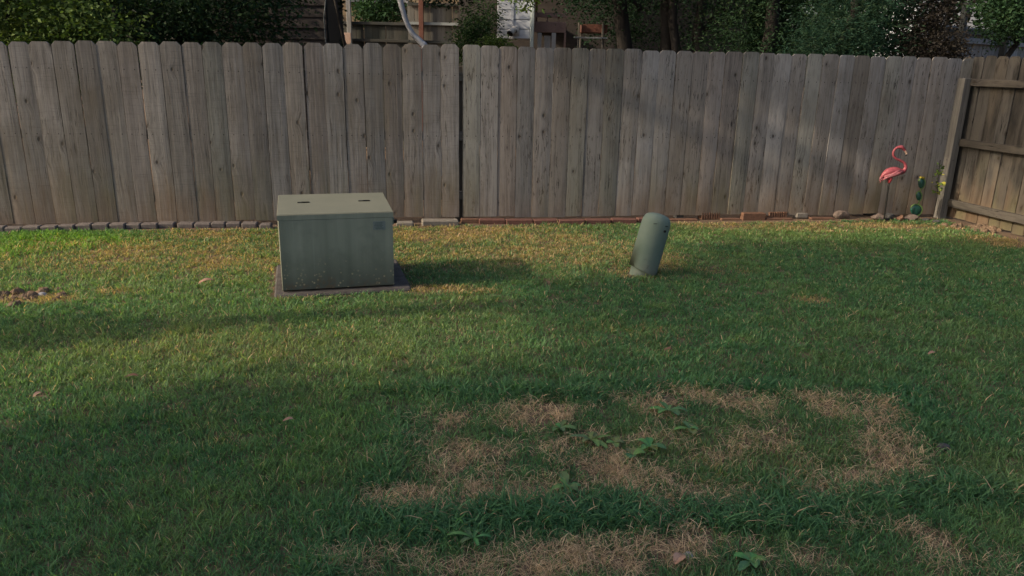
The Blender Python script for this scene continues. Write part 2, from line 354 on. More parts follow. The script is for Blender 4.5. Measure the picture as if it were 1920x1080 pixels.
o = boards(FA, FD, FN, SEAM-.012-52*.1835, SEAM-.012, ztop_l, lambda u: .035 + .03*np.clip(u/SEAM, 0, 1), .036, .1835, 0, earmid=.56).build('board_panel', M['board_new'], fence, attr=True)
tag(o, 'smoother grey panel of boards with sharply clipped corners')
o = boards(FA, FD, FN, SEAM+.012, END+.10, ztop_r, lambda u: .062-.02*np.clip((u-SEAM)/(END-SEAM), 0, 1), .03, .181, -.004, gaps=(.003, .007)).build('board_panel', M['board_old'], fence, attr=True)
tag(o, 'older panel of cracked brown grey boards with rounded corners')
for zz in (.28, .88, 1.46):
    mb = MB(); a = FA + FD*(SEAM-9.4); b = FB + FD*.1; c = (a+b)/2 - FN*.045
    wbox(mb, (c[0], c[1], zz), (float(np.linalg.norm(b-a)), .038, .088), FANG); mb.build('rail', M['post'], fence, attr=True)
for uu in [SEAM-.02+2.42*k for k in range(-3, 3)]:
    mb = MB(); c = FA + FD*uu - FN*.115; wbox(mb, (c[0], c[1], .78), (.09, .09, 1.56), FANG); mb.build('post', M['post'], fence, attr=True)
# side fence running towards the camera: we see its rails and post
SANG = math.atan2(SD[1], SD[0])
side = empty('board_fence', tuple(SA), 'short return of mottled brown fence on the right with rails facing the lawn', 'fence')
o = boards(SA - SN*.045, SD, SN, -.16, 6.4, lambda u: 1.765 + .012*math.sin(u*3), lambda u: .02, .03, .152, 0, gaps=(.004, .011)).build('board_panel', M['board_side'], side, attr=True)
for (za, zb) in ((1.462, 1.536), (.818, .895), (.142, .226)):
    mb = MB(); c = SA + SD*3.24 + SN*.016; wbox(mb, (c[0], c[1], (za+zb)/2), (6.30, .040, zb-za), SANG); mb.build('rail', M['board_side'], side, attr=True)
mb = MB(); c = SA + SN*.055 + SD*.03; wbox(mb, (c[0], c[1], .765), (.10, .092, 1.55), SANG); mb.build('post', M['post'], side, attr=True)
for uu in (2.4, 4.8):
    mb = MB(); c = SA + SD*uu + SN*.085; wbox(mb, (c[0], c[1], .765), (.10, .092, 1.53), SANG); mb.build('post', M['post'], side, attr=True)

# ------------------------------------------------------------ transformer box on its pad
BANG = math.radians(15.8); bc0 = np.array([-1.625, 5.10]); bx = np.array([math.cos(BANG), math.sin(BANG)]); by = np.array([-math.sin(BANG), math.cos(BANG)])
BW, BD, BH = .80, .66, .575
cen = bc0 + bx*BW/2 + by*BD/2
box = empty('transformer_box', (*cen, 0), 'large dull green metal utility box with a sunlit lid on a concrete pad', 'utility box', rz=BANG)
def bp(u, v, z): q = bc0 + bx*u + by*v; return (q[0], q[1], z)
def local_obj(mb, name, mat, parent, smooth=False):
    o = mb.build(name, mat, None, smooth); Mi = Matrix.LocRotScale(parent.location, parent.rotation_euler, None).inverted()
    o.data.transform(Mi); o.parent = parent; return o
mb = MB(); mb.box(bp(BW/2, BD/2+.004, .288), (BW-.012, BD-.02, .524), BANG, .006); local_obj(mb, 'body', M['utility'], box)
mb = MB(); mb.box(bp(BW/2, .0, .2845), (BW-.016, .016, .503), BANG, .004); local_obj(mb, 'front_panel', M['utility'], box)
# lid: raised cap with turned-down edge, sloping up a little to the back
mb = MB()
lo = [bp(.003,-.0092,.537), bp(BW-.003,-.0092,.537), bp(BW-.003,BD,.548), bp(.003,BD,.548)]
hi = [bp(.003,-.0092,.570), bp(BW-.003,-.0092,.570), bp(BW-.003,BD,.594), bp(.003,BD,.594)]
tp = [bp(.006,-.002,.577), bp(BW-.006,-.002,.577), bp(BW-.006,BD-.004,.601), bp(.006,BD-.004,.601)]
mb.add(lo+hi, [(i, (i+1) % 4, (i+1) % 4+4, i+4) for i in range(4)] + [(3, 2, 1, 0)]); local_obj(mb, 'lid_rim', M['utility'], box)
mb = MB(); hi2 = [(a, b, c+.0005) for a, b, c in hi]; mb.add(hi2+tp, [(i, (i+1) % 4, (i+1) % 4+4, i+4) for i in range(4)] + [(4, 5, 6, 7), (3, 2, 1, 0)]); local_obj(mb, 'lid', M['lid'], box)
for u in (.185, .625):
    mb = MB(); v = .36; z = .577+.024*(v/BD)
    mb.box(bp(u, v, z+.0025), (.088, .020, .006), BANG, .002); mb.box(bp(u+.012, v-.006, z+.0065), (.05, .014, .004), BANG, .001); local_obj(mb, 'lifting_lug', M['dark'], box)
mb = MB(); mb.box(bp(.695, -.0095, .478), (.088, .003, .062), BANG); st = local_obj(mb, 'warning_sticker', M['sticker'], box)
mb = MB()
for k in range(5): mb.box(bp(.690+random.uniform(-.004, .006), -.0115, .499-.010*k), (random.uniform(.05, .07), .0015, .0035), BANG)
p = mb.build('faded_print', M['print']); p.data.transform(Matrix.LocRotScale(box.location, box.rotation_euler, None).inverted()); p.parent = st
mb = MB(); mb.box(bp(BW+.004, .20, .30), (.012, .035, .44), BANG, .004); mb.box(bp(BW+.006, .12, .485), (.016, .04, .05), BANG, .004); local_obj(mb, 'hasp', M['utility'], box)
mb = MB(); mb.tube([bp(BW+.01, .07, .488), bp(BW+.03, .07, .488)], .014, 8); local_obj(mb, 'lock_bolt', M['dark'], box)
mb = MB(); mb.box(bp(BW/2, BD/2, .024), (BW-.03, BD-.03, .014), BANG); local_obj(mb, 'base_skirt', M['dark'], box)
mb = MB(); mb.box(bp(BW/2+.03, BD/2+.02, -.006), (BW+.16, BD+.21, .052), BANG, .012)
tag(mb.build('concrete_pad', M['pad']), 'low dark concrete pad under the green utility box', 'concrete pad')

# ------------------------------------------------------------ leaning cable pedestal
pb = np.array([1.035, 5.86, 0]); pax = Vector((.116, .05, .50)).normalized()
ped = empty('cable_pedestal', tuple(pb), 'leaning pale green plastic cable pedestal standing in the lawn', 'utility pedestal')
def ped_lathe(prof, n=40, cut=0.0):
    mb = MB(); q = Vector((0, 0, 1)).rotation_difference(pax).to_matrix(); vs = []; fs = []
    for i, (r, h) in enumerate(prof):
        for k in range(n):
            th = 2*math.pi*k/n; hh = h + (cut*math.cos(th-math.pi) if i < 2 else 0)
            vs.append(Vector(pb) + q @ Vector((r*math.cos(th), r*math.sin(th), hh)))
    for i in range(len(prof)-1):
        for k in range(n): fs.append((i*n+k, i*n+(k+1) % n, (i+1)*n+(k+1) % n, (i+1)*n+k))
    fs.append(tuple((len(prof)-1)*n+k for k in range(n))); fs.append(tuple(range(n-1, -1, -1))); mb.add(vs, fs); return mb
local_obj(ped_lathe([(.095, -.06), (.095, .02), (.094, .12)]), 'base_stub', M['pedestal'], ped, True)
local_obj(ped_lathe([(.111, .032), (.1145, .036), (.1165, .055), (.1155, .30), (.1155, .395), (.1145, .425), (.109, .453), (.098, .475), (.080, .490), (.047, .500), (.006, .504)], 44, .026), 'cover', M['pedestal'], ped, True)
q = Vector((0, 0, 1)).rotation_difference(pax).to_matrix()
mb = MB(); a = Vector(pb) + q @ Vector((.060, -.1005, .385)); mb.tube([a, a + q @ Vector((.004, -.007, 0))], .010, 10); local_obj(mb, 'lock_hole', M['dark'], ped)
for (ax_, hz) in ((-.25, .425), (.55, .425)):
    mb = MB(); a = Vector(pb) + q @ Vector((.1160*math.sin(ax_), -.1160*math.cos(ax_), hz)); mb.box(a, (.030, .004, .004), 0)
    local_obj(mb, 'moulded_latch', M['dark'], ped)

# ------------------------------------------------------------ edging: pavers, bricks, stones along the fence
def block(name, px0, px1, pyb, h, depth, mat, label, cat, group=None, ang=0.0, z0=0.0, bev=.01):
    a, b = gp(px0, pyb, z0), gp(px1, pyb, z0); w = float(np.linalg.norm(b-a)); dv = (b-a)/w; an = math.atan2(dv[1], dv[0]); an = FANG*.7 + an*.3 + ang
    c = (a+b)/2 + np.array([-math.sin(an), math.cos(an), 0])*depth/2
    mb = MB(); mb.box((0, 0, h/2+.001), (w-.006, depth, h), 0, bev, tilt=(random.uniform(-.03, .03), random.uniform(-.02, .02)))
    o = mb.build(name, mat); o.location = (c[0], c[1], z0-.006); o.rotation_euler = (0, 0, an)
    return tag(o, label, cat, group)
xs = [(-34, -2, 437), (-1, 8, 437), (8, 40, 436.5), (41, 74, 435.5), (75, 106, 435), (107, 139, 433), (141, 171, 432), (172, 203, 431.5), (204, 234, 431), (235, 263, 430), (264, 295, 429.5), (296, 327, 428), (332, 363, 428), (364, 395, 428), (395, 422, 427.5), (423, 451, 427), (452, 482, 427.5), (486, 509, 430)]
ordn = ['first', 'second', 'third', 'fourth', 'fifth', 'sixth', 'seventh', 'eighth', 'ninth', 'tenth', 'eleventh', 'twelfth', 'thirteenth', 'fourteenth', 'fifteenth', 'sixteenth']
vis = xs[1:]
for i, (a, b, y) in enumerate(vis):
    lab = ('grey paver at the left picture edge, cut by it, in the edging row' if i == 0 else
           'small tilted grey paver sunk behind the green box, last of the row' if i == len(vis)-1 else
           f'grey concrete paver, {ordn[i]} from the left in the edging row')
    if i == 0: a = -24
    block('edging_paver', a, b, y, .058*random.uniform(.9, 1.1), .10, M['paver'], lab, 'paver', 'grey pavers edging the lawn', ang=random.uniform(-.04, .04))
block('edging_paver', 742, 776, 424.5, .045, .10, M['concrete'], 'short tan paver just right of the green box, below the fence', 'paver', 'pavers between box and bricks')
block('edging_paver', 791, 861, 424, .062, .11, M['concrete'], 'long pale concrete block, longest grey piece left of the fence seam', 'paver', 'pavers between box and bricks', ang=.05)
reds = [(864, 898, 419), (898, 948, 420.5), (949, 1000, 421), (1001, 1047, 421), (1048, 1097, 421.5), (1098, 1146, 420.5), (1147, 1195, 419.5), (1196, 1246, 418)]
for i, (a, b, y) in enumerate(reds):
    lab = ['short brownish brick butting the fence seam, start of the red row', 'red brick, second in the row right of the fence seam', 'red brick, third in the row right of the fence seam', 'red brick, fourth in the row, midway between seam and pedestal', 'red brick, fifth in the row right of the fence seam', 'red brick, sixth in the row right of the fence seam', 'red brick just left of the leaning pedestal cap', 'red brick half hidden behind the leaning pedestal cap'][i]
    block('edging_brick', a, b, y, .052, .09, M['brick'] if i else M['brick2'], lab, 'brick', 'red bricks laid flush along the fence', ang=random.uniform(-.015, .015), bev=.006)
thin = [(1248, 1310, 414.5), (1352, 1390, 413.5), (1437, 1488, 413), (1520, 1566, 412)]
for (a, b, y), lab in zip(thin, ['sunken red brick strip between pedestal and first grooved brick', 'sunken red brick between first grooved brick and the brown brick', 'sunken red brick under the second grooved brick', 'sunken red brick between grey block and pale rock']):
    block('edging_brick', a, b, y, .024, .08, M['brick2'], lab, 'brick', 'sunken bricks', bev=.006)
def grooved(px0, px1, pyb, lab):
    a, b = gp(px0, pyb), gp(px1, pyb); w = float(np.linalg.norm(b-a)); c = (a+b)/2 + np.array([0, .05, 0]); mb = MB()
    mb.box((0, .012, .041), (w, .076, .080), 0, .003)
    for k in range(8): mb.box((-w/2 + (k+.5)*w/8, -.030, .040), (w/8*.62, .018, .078), 0, .003)
    o = mb.build('grooved_brick', M['brick2']); o.location = (c[0], c[1], 0); o.rotation_euler = (0, 0, FANG+.02); tag(o, lab, 'brick', 'grooved bricks')
grooved(1313, 1350, 412.5, 'upright grooved brick nearest the pedestal, against the fence'); grooved(1440, 1476, 411.5, 'upright grooved brick beside the smooth brown brick')
block('brown_brick', 1392, 1436, 413.5, .085, .09, M['brick2'], 'smooth brown brick left of the second grooved brick', 'brick', bev=.005)
block('concrete_block', 1491, 1517, 410.5, .078, .09, M['concrete'], 'small pale grey block between grooved brick and rocks', 'block', bev=.02)
def rock(px, py, size, mat, lab, seed, z=0.0):
    r2 = random.Random(seed); me = bpy.data.meshes.new('rock'); import bmesh
    bm = bmesh.new(); bmesh.ops.create_icosphere(bm, subdivisions=3, radius=1)
    pl = [(Vector((r2.gauss(0,1), r2.gauss(0,1), r2.gauss(0,1))).normalized(), r2.uniform(.55, .9)) for _ in range(14)]
    for v in bm.verts:
        for n_, d_ in pl:
            k = v.co.dot(n_)
            if k > d_: v.co -= n_*(k-d_)*.9
        v.co += Vector((r2.gauss(0, .015), r2.gauss(0, .015), r2.gauss(0, .015)))
        v.co = Vector((v.co.x*size[0], v.co.y*size[1], v.co.z*size[2]))
    bm.to_mesh(me); bm.free(); o = link('rock', me, mat); p = gp(px, py); o.location = (p[0], p[1]+size[1]*.7, size[2]*.72+z); o.rotation_euler = (0, 0, r2.uniform(-.3, .3)); tag(o, lab, 'rock', 'rocks at the flamingo corner')
rock(1580, 411, (.10, .07, .055), M['rock'], 'pale blocky rock, leftmost of the rocks by the flamingo', 1)
rock(1600, 405, (.085, .06, .04), M['rock2'], 'dark flat rock behind the leftmost pale rock', 2, .02)
rock(1630, 405, (.075, .05, .035), M['rock2'], 'flat grey rock left of the flamingo legs', 3)
rock(1647, 415, (.082, .06, .05), M['rock'], 'rounded pinkish rock right below the flamingo legs', 4)
rock(1670, 413, (.075, .06, .05), M['rock2'], 'dark mottled rock just right of the flamingo legs', 5)
rock(1690, 416, (.045, .04, .045), M['brick2'], 'small broken reddish rock between the dark and long rocks', 6)
rock(1711, 415, (.10, .06, .042), M['rock'], 'long pale rock in front of the metal cactus', 7)
rock(1700, 404, (.06, .05, .04), M['rock'], 'small pale rock behind, beside the cactus foot', 8)
rock(1738, 416, (.06, .05, .025), M['rock2'], 'low dark rock between the cactus and the fence post', 9)
rock(1758, 419, (.05, .04, .022), M['rock2'], 'low dark rock at the foot of the corner post', 10)

# ------------------------------------------------------------ flamingo
FY = 8.30
def fp(px, py, dy=0): p = yp(px, py, FY); return Vector((p[0], p[1]+dy, p[2]))
fl_base = fp(1655, 412); flam = empty('garden_flamingo', (fl_base.x, fl_base.y, 0), 'pink metal garden flamingo on thin black legs by the fence corner', 'garden ornament')
def smooth_path(pts, n=6):
    out = []
    for i in range(len(pts)-1):
        p0, p1, p2, p3 = pts[max(i-1, 0)], pts[i], pts[i+1], pts[min(i+2, len(pts)-1)]
        for k in range(n):
            t = k/n; out.append(.5*((2*p1)+(p2-p0)*t+(2*p0-5*p1+4*p2-p3)*t*t+(3*p1-p0-3*p2+p3)*t**3))
    return out + [pts[-1]]
def npath(pts): return [Vector(p) for p in smooth_path([np.array(p) for p in pts])]
def nrad(r): return [float(x[0]) for x in smooth_path([np.array([k]) for k in r])]
pxm = FY/F*1.03
# body + neck + head: one tapered continuous form
pts = [fp(1651, 335), fp(1657, 328), fp(1666, 323), fp(1677, 321), fp(1687, 322), fp(1694, 321), fp(1698, 314), fp(1696, 306), fp(1688, 301), fp(1680, 297), fp(1675, 291), fp(1676, 283), fp(1682, 277), fp(1690, 276), fp(1696, 281), fp(1699, 285)]
rad = [.008, .026, .044, .048, .038, .025, .018, .0145, .0135, .0125, .012, .012, .0135, .021, .015, .011]
mb = MB(); mb.tube(npath(pts), nrad(rad), 12); mb.build('body', M['pink'], flam, True)
mb = MB(); mb.tube(npath([fp(1697, 282), fp(1700, 287), fp(1700, 290)]), nrad([.014, .012, .009]), 10); bk = mb.build('beak', M['bill'], flam, True)
mb = MB(); mb.tube([fp(1700, 289.5), fp(1698, 292.5)], [.010, .005], 8); mb.build('beak_tip', M['black'], bk, True)
for dy in (-.045, .045):
    mb = MB()
    for (a, b, r, k) in (((1689, 321), (1655, 333), .026, 0), ((1684, 318), (1652, 337), .020, 1), ((1680, 325), (1655, 330), .020, 2)):
        p0, p1 = fp(*a, dy), fp(*b, dy*.7); mb.tube([p0.lerp(p1, t) for t in (0, .25, .5, .75, 1)], [r*.5, r, r*.95, r*.7, r*.2], 8)
    tag(mb.build('wing', M['feather'], flam, True), 'faded pale pink wing')
mb = MB()
for (a, b) in (((1656, 331), (1650, 343)), ((1659, 332), (1653, 340)), ((1654, 330), (1649, 339))): mb.tube([fp(*a), fp((a[0]+b[0])/2-1, (a[1]+b[1])/2), fp(*b)], [.014, .010, .003], 6)
mb.build('tail', M['feather'], flam, True)
for dy, ox in ((-.02, 0), (.02, 3)):
    mb = MB(); mb.tube([fp(1668+ox*.5, 331, dy), fp(1667+ox*.5, 338, dy), fp(1665.5+ox*.5, 344, dy)], [.026, .020, .006], 10); mb.build('thigh', M['red'], flam, True)
    mb = MB(); mb.tube([fp(1666+ox, 341, dy), fp(1664.5+ox*.8, 349, dy), fp(1656+ox, 411, dy), fp(1655.5+ox, 416, dy)], [.008, .008, .008, .008], 8); mb.build('leg', M['black'], flam, True)

# ------------------------------------------------------------ metal cactus
CY = 8.40
def cp(px, py, dy=0): p = yp(px, py, CY); return Vector((p[0], p[1]+dy, p[2]))
cb = cp(1717, 408); cact = empty('garden_cactus', (cb.x, cb.y, 0), 'green metal cactus ornament of three stacked pads beside the flamingo', 'garden ornament')
for (cx, cy, rx, rz, rot) in ((1717.5, 394, 11.0, 11.0, .2), (1722.5, 368, 5.3, 9, -.1), (1727.5, 344, 6.4, 9.5, .25)):
    n = 28; ring = []
    for k in range(n):
        th = 2*math.pi*k/n; x = rx*math.cos(th)*(1+.16*math.sin(th)); y = rz*math.sin(th)
        ring.append((cx + x*math.cos(rot)+y*math.sin(rot)*.35, cy - y + x*math.sin(rot)*.2))
    mb = MB(); vs = []; fs = []
    for s_, dy in ((.0, -.022), (.55, -.019), (.85, -.012), (1, 0), (.85, .012), (.55, .019), (0, .022)):
        for (x, y) in ring: vs.append(cp(cx+(x-cx)*s_, cy+(y-cy)*s_, dy))
    for i in range(6):
        for k in range(n): fs.append((i*n+k, i*n+(k+1) % n, (i+1)*n+(k+1) % n, (i+1)*n+k))
    mb.add(vs, fs); pad = mb.build('pad', M['cactus'], cact, True)
    mb = MB(); arc = [ring[k % n] for k in range(-7, 13)]; mb.tube([cp(x, y, -.006) for x, y in arc], .0075, 6); mb.build('rim', M['rim'], pad, True)
for a, b in (((1722, 383), (1724, 376)), ((1724.5, 360), (1729, 351)), ((1716, 404), (1716, 413))):
    mb = MB(); mb.tube([cp(*a), cp(*b)], .006, 6); mb.build('stem', M['rim'], cact, True)
mb = MB()
for k in range(8):
    th = 2*math.pi*k/8; a = cp(1729, 334.5); t = a + Vector((.030*math.cos(th), .03*math.sin(th), .012)); mb.tube([a, a.lerp(t, .6)+Vector((0, 0, .003)), t], [.006, .012, .004], 6)
mb.build('flower', M['yellow'], cact, True)

# ------------------------------------------------------------ foliage
def leaf_cloud(ells, n, size, cols, clump=.22, lpc=40, aspect=.5, droop=.2, flat=.0, seed=0, shell=.35):
    """many small folded leaves gathered in clumps through ellipsoids; returns verts, quads, colours"""
    r = np.random.default_rng(seed); vol = np.array([e[1][0]*e[1][1]*e[1][2] for e in ells])**.8; vol /= vol.sum()
    nc = max(8, n//lpc); ei = r.choice(len(ells), nc, p=vol)
    dirs = r.normal(size=(nc, 3)); dirs /= np.linalg.norm(dirs, axis=1)[:, None]
    rad = r.random(nc)**shell
    Cn = np.array([e[0] for e in ells])[ei] + dirs*rad[:, None]*np.array([e[1] for e in ells])[ei]
    ci = np.repeat(np.arange(nc), lpc); N = len(ci)
    csz = r.uniform(.6, 1.3, nc)[ci]*clump
    P = Cn[ci] + r.normal(size=(N, 3))*csz[:, None]*np.array([1, 1, .7])
    ax = r.normal(size=(N, 3))*np.array([1, 1, .6]) + np.array([0, 0, -droop]) + .6*dirs[ci]*np.array([1, 1, .4]); ax /= np.linalg.norm(ax, axis=1)[:, None]
    sd = np.cross(ax, r.normal(size=(N, 3))); sd /= np.linalg.norm(sd, axis=1)[:, None]; nr = np.cross(ax, sd)
    L = size*r.uniform(.55, 1.35, N)[:, None]; w = L*aspect*.5
    v = np.stack([P, P+ax*L*.5+sd*w+nr*L*.10, P+ax*L, P+ax*L*.5-sd*w+nr*L*.10], 1).reshape(-1, 3)
    qd = np.arange(N*4).reshape(N, 4)
    cols = np.array(cols); t = r.random(nc)[ci]; k = r.random(N); m = np.clip(.65*t+.35*k, 0, .999)*(len(cols)-1); i0 = m.astype(int); f = (m-i0)[:, None]
    col = cols[i0]*(1-f)+cols[i0+1]*f; col = col*r.uniform(.75, 1.25, N)[:, None]
    return v, qd, np.repeat(col, 4, 0)
GD = [(.006, .016, .008), (.011, .027, .013), (.018, .040, .017)]
GM = [(.018, .042, .014), (.032, .066, .020), (.055, .09, .026)]
GL = [(.030, .058, .016), (.058, .095, .024), (.10, .14, .036)]
def limb_tubes(mb, base, top, r0, r1, seed, wob=.08, n=7):
    r = random.Random(seed); pts = [Vector(base).lerp(Vector(top), k/(n-1)) + Vector((r.gauss(0, wob), r.gauss(0, wob), 0))*(0 < k < n-1) for k in range(n)]
    mb.tube(pts, [r0+(r1-r0)*k/(n-1) for k in range(n)], 9); return pts
def tree(name, base, limbs, ells, n, size, cols, label, cat, group=None, bark='bark', seed=0, **kw):
    root = empty(name, (base[0], base[1], 0), label, cat, group)
    mb = MB()
    for i, (a, b, r0, r1) in enumerate(limbs): limb_tubes(mb, a, b, r0, r1, seed*10+i, kw.get('wob', .06))
    if limbs: mb.build('trunk' if cat == 'tree' else 'stem', M[bark], root, True)
    kw.pop('wob', None)
    v, qd, col = leaf_cloud(ells, n, size, cols, seed=seed, **kw); np_mesh('crown', v, qd, np.zeros((0, 3), int), M['leaf'], root, col)
    return root
# trees off to the left whose crowns shade the lawn
def shade(p, s, cells, n, lab, seed, size=.16, clump=.34):
    b = ps(p, s, 0); ells = [(ps(p+dp, s_, z), (rp, rs, rz)) for (dp, s_, z, rp, rs, rz) in cells]
    limbs = [((*b[:2], -.05), (b[0], b[1], cells[0][2]), .16, .07)] + [((b[0], b[1], max(.8, cells[0][2]-1.5)), tuple(e[0]), .07, .03) for e in ells]
    tree('shade_tree', b, limbs, ells, n, size, GM, lab, 'tree', 'trees shading the lawn from the left', seed=seed, clump=clump, lpc=45, shell=.5)
shade(-9.0, 1.0, [(0, .6, 5.0, 2.0, 2.2, 4.0), (.3, -1.6, 4.6, 2, 2, 3.4), (0, 2.3, 2.8, 1.4, .95, 2.2), (0, 2.2, 6.6, 1.6, 1.2, 2.4), (0, 3.02, 2.6, 1.1, .36, 1.7), (0, 3.02, 4.3, 1.1, .36, 1.0), (0, 3.35, 6.4, 1.2, .6, 1.2), (0, 2.6, 1.0, 1.2, .9, .8)], 52000, 'broad leafy tree left of the lawn, nearest the camera', 101, .2, .24)
shade(-9.6, 4.75, [(0, 4.75, 7.5, 1.4, 1.0, 1.4), (0, 4.3, 8.4, 1.3, 1.5, 1.3), (.2, 5.25, 7.8, 1.1, .60, 1.3), (0, 4.4, 6.45, 1.0, .48, .5), (0, 5.0, 6.6, 1.0, .45, .45), (0, 5.6, 7.2, .9, .32, .6)], 26000, 'tall slim tree left of the lawn with a high crown', 102, .16, .18)
shade(-8.6, 4.95, [(0, 4.93, 2.5, .8, .50, 1.0), (0, 4.8, 3.4, .5, .17, .75), (0, 5.0, 1.2, .7, .45, .7)], 9000, 'small pointed tree left of the lawn', 103, .12, .10)
shade(-9.2, 8.6, [(0, 6.3, 9.75, .9, .5, .5), (0, 7.0, 9.8, 1.0, .5, .68)], 2600, 'tallest thin tree left of the lawn behind the fence line', 104, .16, .16)

shade(-6.0, 8.7, [(0, 7.30, 6.37, 1.0, .26, .07), (.1, 7.34, 6.76, 1.0, .26, .09), (-.1, 7.28, 7.12, 1.0, .28, .08), (0, 7.25, 7.7, 1.0, .34, .30)], 3400, 'layered thin tree leaning over the fence, off to the left', 105, .10, .06)

# ---- behind the fence, from left to right
def Z(px, py, Y): return float(yp(px, py, Y)[2])
def X(px, Y, py=50): return float(yp(px, py, Y)[0])
def ell(px, py, Y, rpx, rpy, ry): k = Y/F*1.02; return (yp(px, py, Y), (rpx*k, ry, rpy*k))
b = yp(60, 60, 8.9)
tree('leafy_shrub', b, [((b[0], b[1], -.05), (b[0]-.2, b[1], 2.2), .05, .02), ((b[0]+.3, b[1], -.05), (b[0]+.9, b[1]+.1, 2.1), .04, .02), ((b[0]-.6, b[1], -.05), (b[0]-.9, b[1]+.1, 2.4), .04, .015)],
     [ell(-60, -20, 8.9, 150, 120, .55), ell(70, 40, 8.8, 130, 70, .5), ell(180, 60, 8.8, 90, 50, .4), ell(60, 140, 9.0, 220, 60, .5)], 15000, .055, GL, 'bright yellow green leafy shrub above the left end of the fence', 'shrub', seed=21, clump=.10, lpc=22, aspect=.55, shell=.45)
b = yp(300, 60, 9.8)
tree('dark_tree', b, [((b[0], b[1], -.05), (b[0]-.1, b[1], 3.0), .11, .06), ((b[0], b[1], 1.4), (b[0]+.9, b[1], 3.2), .05, .02), ((b[0], b[1], 1.2), (b[0]-1.2, b[1]+.3, 3.0), .05, .02)],
     [ell(250, -60, 9.9, 300, 150, 1.1), ell(360, 20, 9.6, 120, 80, .6), ell(160, 30, 9.9, 150, 90, .6), ell(380, 100, 9.7, 120, 70, .6), ell(200, 120, 9.7, 160, 60, .6), ell(470, 0, 9.7, 55, 60, .4), ell(540, 0, 9.9, 50, 40, .3), ell(500, 60, 9.9, 50, 30, .3)], 36000, .055, GD+[(.040, .058, .022)], 'dark dense tree behind the fence, left of the brown shed', 'tree', seed=22, clump=.13, lpc=26, aspect=.5, shell=.5)
# brown shed
SY = 11.2; shed = empty('garden_shed', (X(520, SY), SY+1, 0), 'dark brown lap sided shed half hidden by the dark tree', 'shed')
mb = MB(); x0, x1 = X(395, SY), X(612, SY); zt = 3.0; k = 0; z = .05
while z < zt:
    mb.box(((x0+x1)/2, SY+.5, z+.07), (x1-x0, 1.0+.012*(k % 2), .155), 0, tilt=(0, 0)); mb.box(((x0+x1)/2, SY-.012, z+.012), (x1-x0, .02, .024), 0); z += .15; k += 1
mb.build('wall', M['brown_siding'], shed)
mb = MB(); xm = (x0+x1)/2
mb.prism([(x0-.2, 2.95), (xm, 4.1), (x1+.28, 2.95), (x1+.28, 3.05), (xm, 4.2), (x0-.2, 3.05)], SY-.3, SY+1.3); mb.prism([(x0, 2.9), (x1, 2.9), (xm, 4.1)], SY, SY+1); mb.build('roof', M['roof'], shed)
mb = MB(); mb.tube([(X(619, SY), SY-.1, 0), (X(611, SY, 40), SY-.1, Z(611, 35, SY)), (X(617, SY, 0), SY-.1, Z(617, -20, SY))], .010, 8); mb.build('downpipe', M['far_pipe'], shed)
mb = MB(); mb.box((x1+.012, SY+.5, 1.5), (.02, .96, 2.9), 0); mb.build('dark_opening', M['dark'], shed)  # black panel painted as the shaded opening beside the shed wall
tree('leafy_shrub', yp(626, 60, 11.8), [], [ell(626, 60, 12.0, 8, 120, .2), ell(622, 10, 12.0, 7, 70, .2)], 2600, .06, GD, 'added dark bush filling the shaded opening between the shed and the pale plank', 'shrub', seed=23, clump=.05, lpc=20)  # added leaves that fill the dark opening beside the shed
mb = MB(); mb.tube([(X(622, 11, -20), 11, Z(622, -25, 11)), (X(634, 11, 25), 11, Z(634, 25, 11)), (X(646, 11.1), 11.1, Z(646, 90, 11)), (X(650, 11.2), 11.2, 0)], [.02, .022, .024, .026], 8)
tag(mb.build('leaning_pole', M['bark'], smooth=True), 'thin dark pole leaning beside the shed', 'pole')
# plank and dark fence
DY = 14.0
dk = empty('dark_fence', (X(710, DY), DY, 0), 'low dark board fence beyond the back fence, under the tan house', 'fence')
o = boards(np.array([X(640, DY), DY, 0]), np.array([1., 0, 0]), np.array([0, -1., 0]), 0, X(768, DY)-X(640, DY), lambda u: Z(700, 42, DY), lambda u: .05, .0, .13, 0, gaps=(.002, .006)); o.build('board_panel', M['dark_board'], dk, attr=True)
for py in (44, 76):
    mb = MB(); wbox(mb, ((X(640, DY)+X(768, DY))/2, DY-.03, Z(700, py, DY)), (X(768, DY)-X(640, DY), .04, .05), 0); mb.build('rail', M['dark_board'], dk, attr=True)
mb = MB(); wbox(mb, (X(655, DY-.1), DY-.1, 1.55), (.075, .075, 3.1), 0); mb.build('post', M['grey_board'], dk, attr=True)
mb = MB(); mb.box((X(651, 13.8), 13.8, Z(651, 71, 13.8)), (.115, .03, .17), 0, .004); mb.box((X(652, 13.8), 13.8, Z(651, 71, 13.8)-.9), (.05, .025, 1.8), 0); tag(mb.build('plank', M['bill']), 'pale wooden plank end standing against the grey post', 'plank')
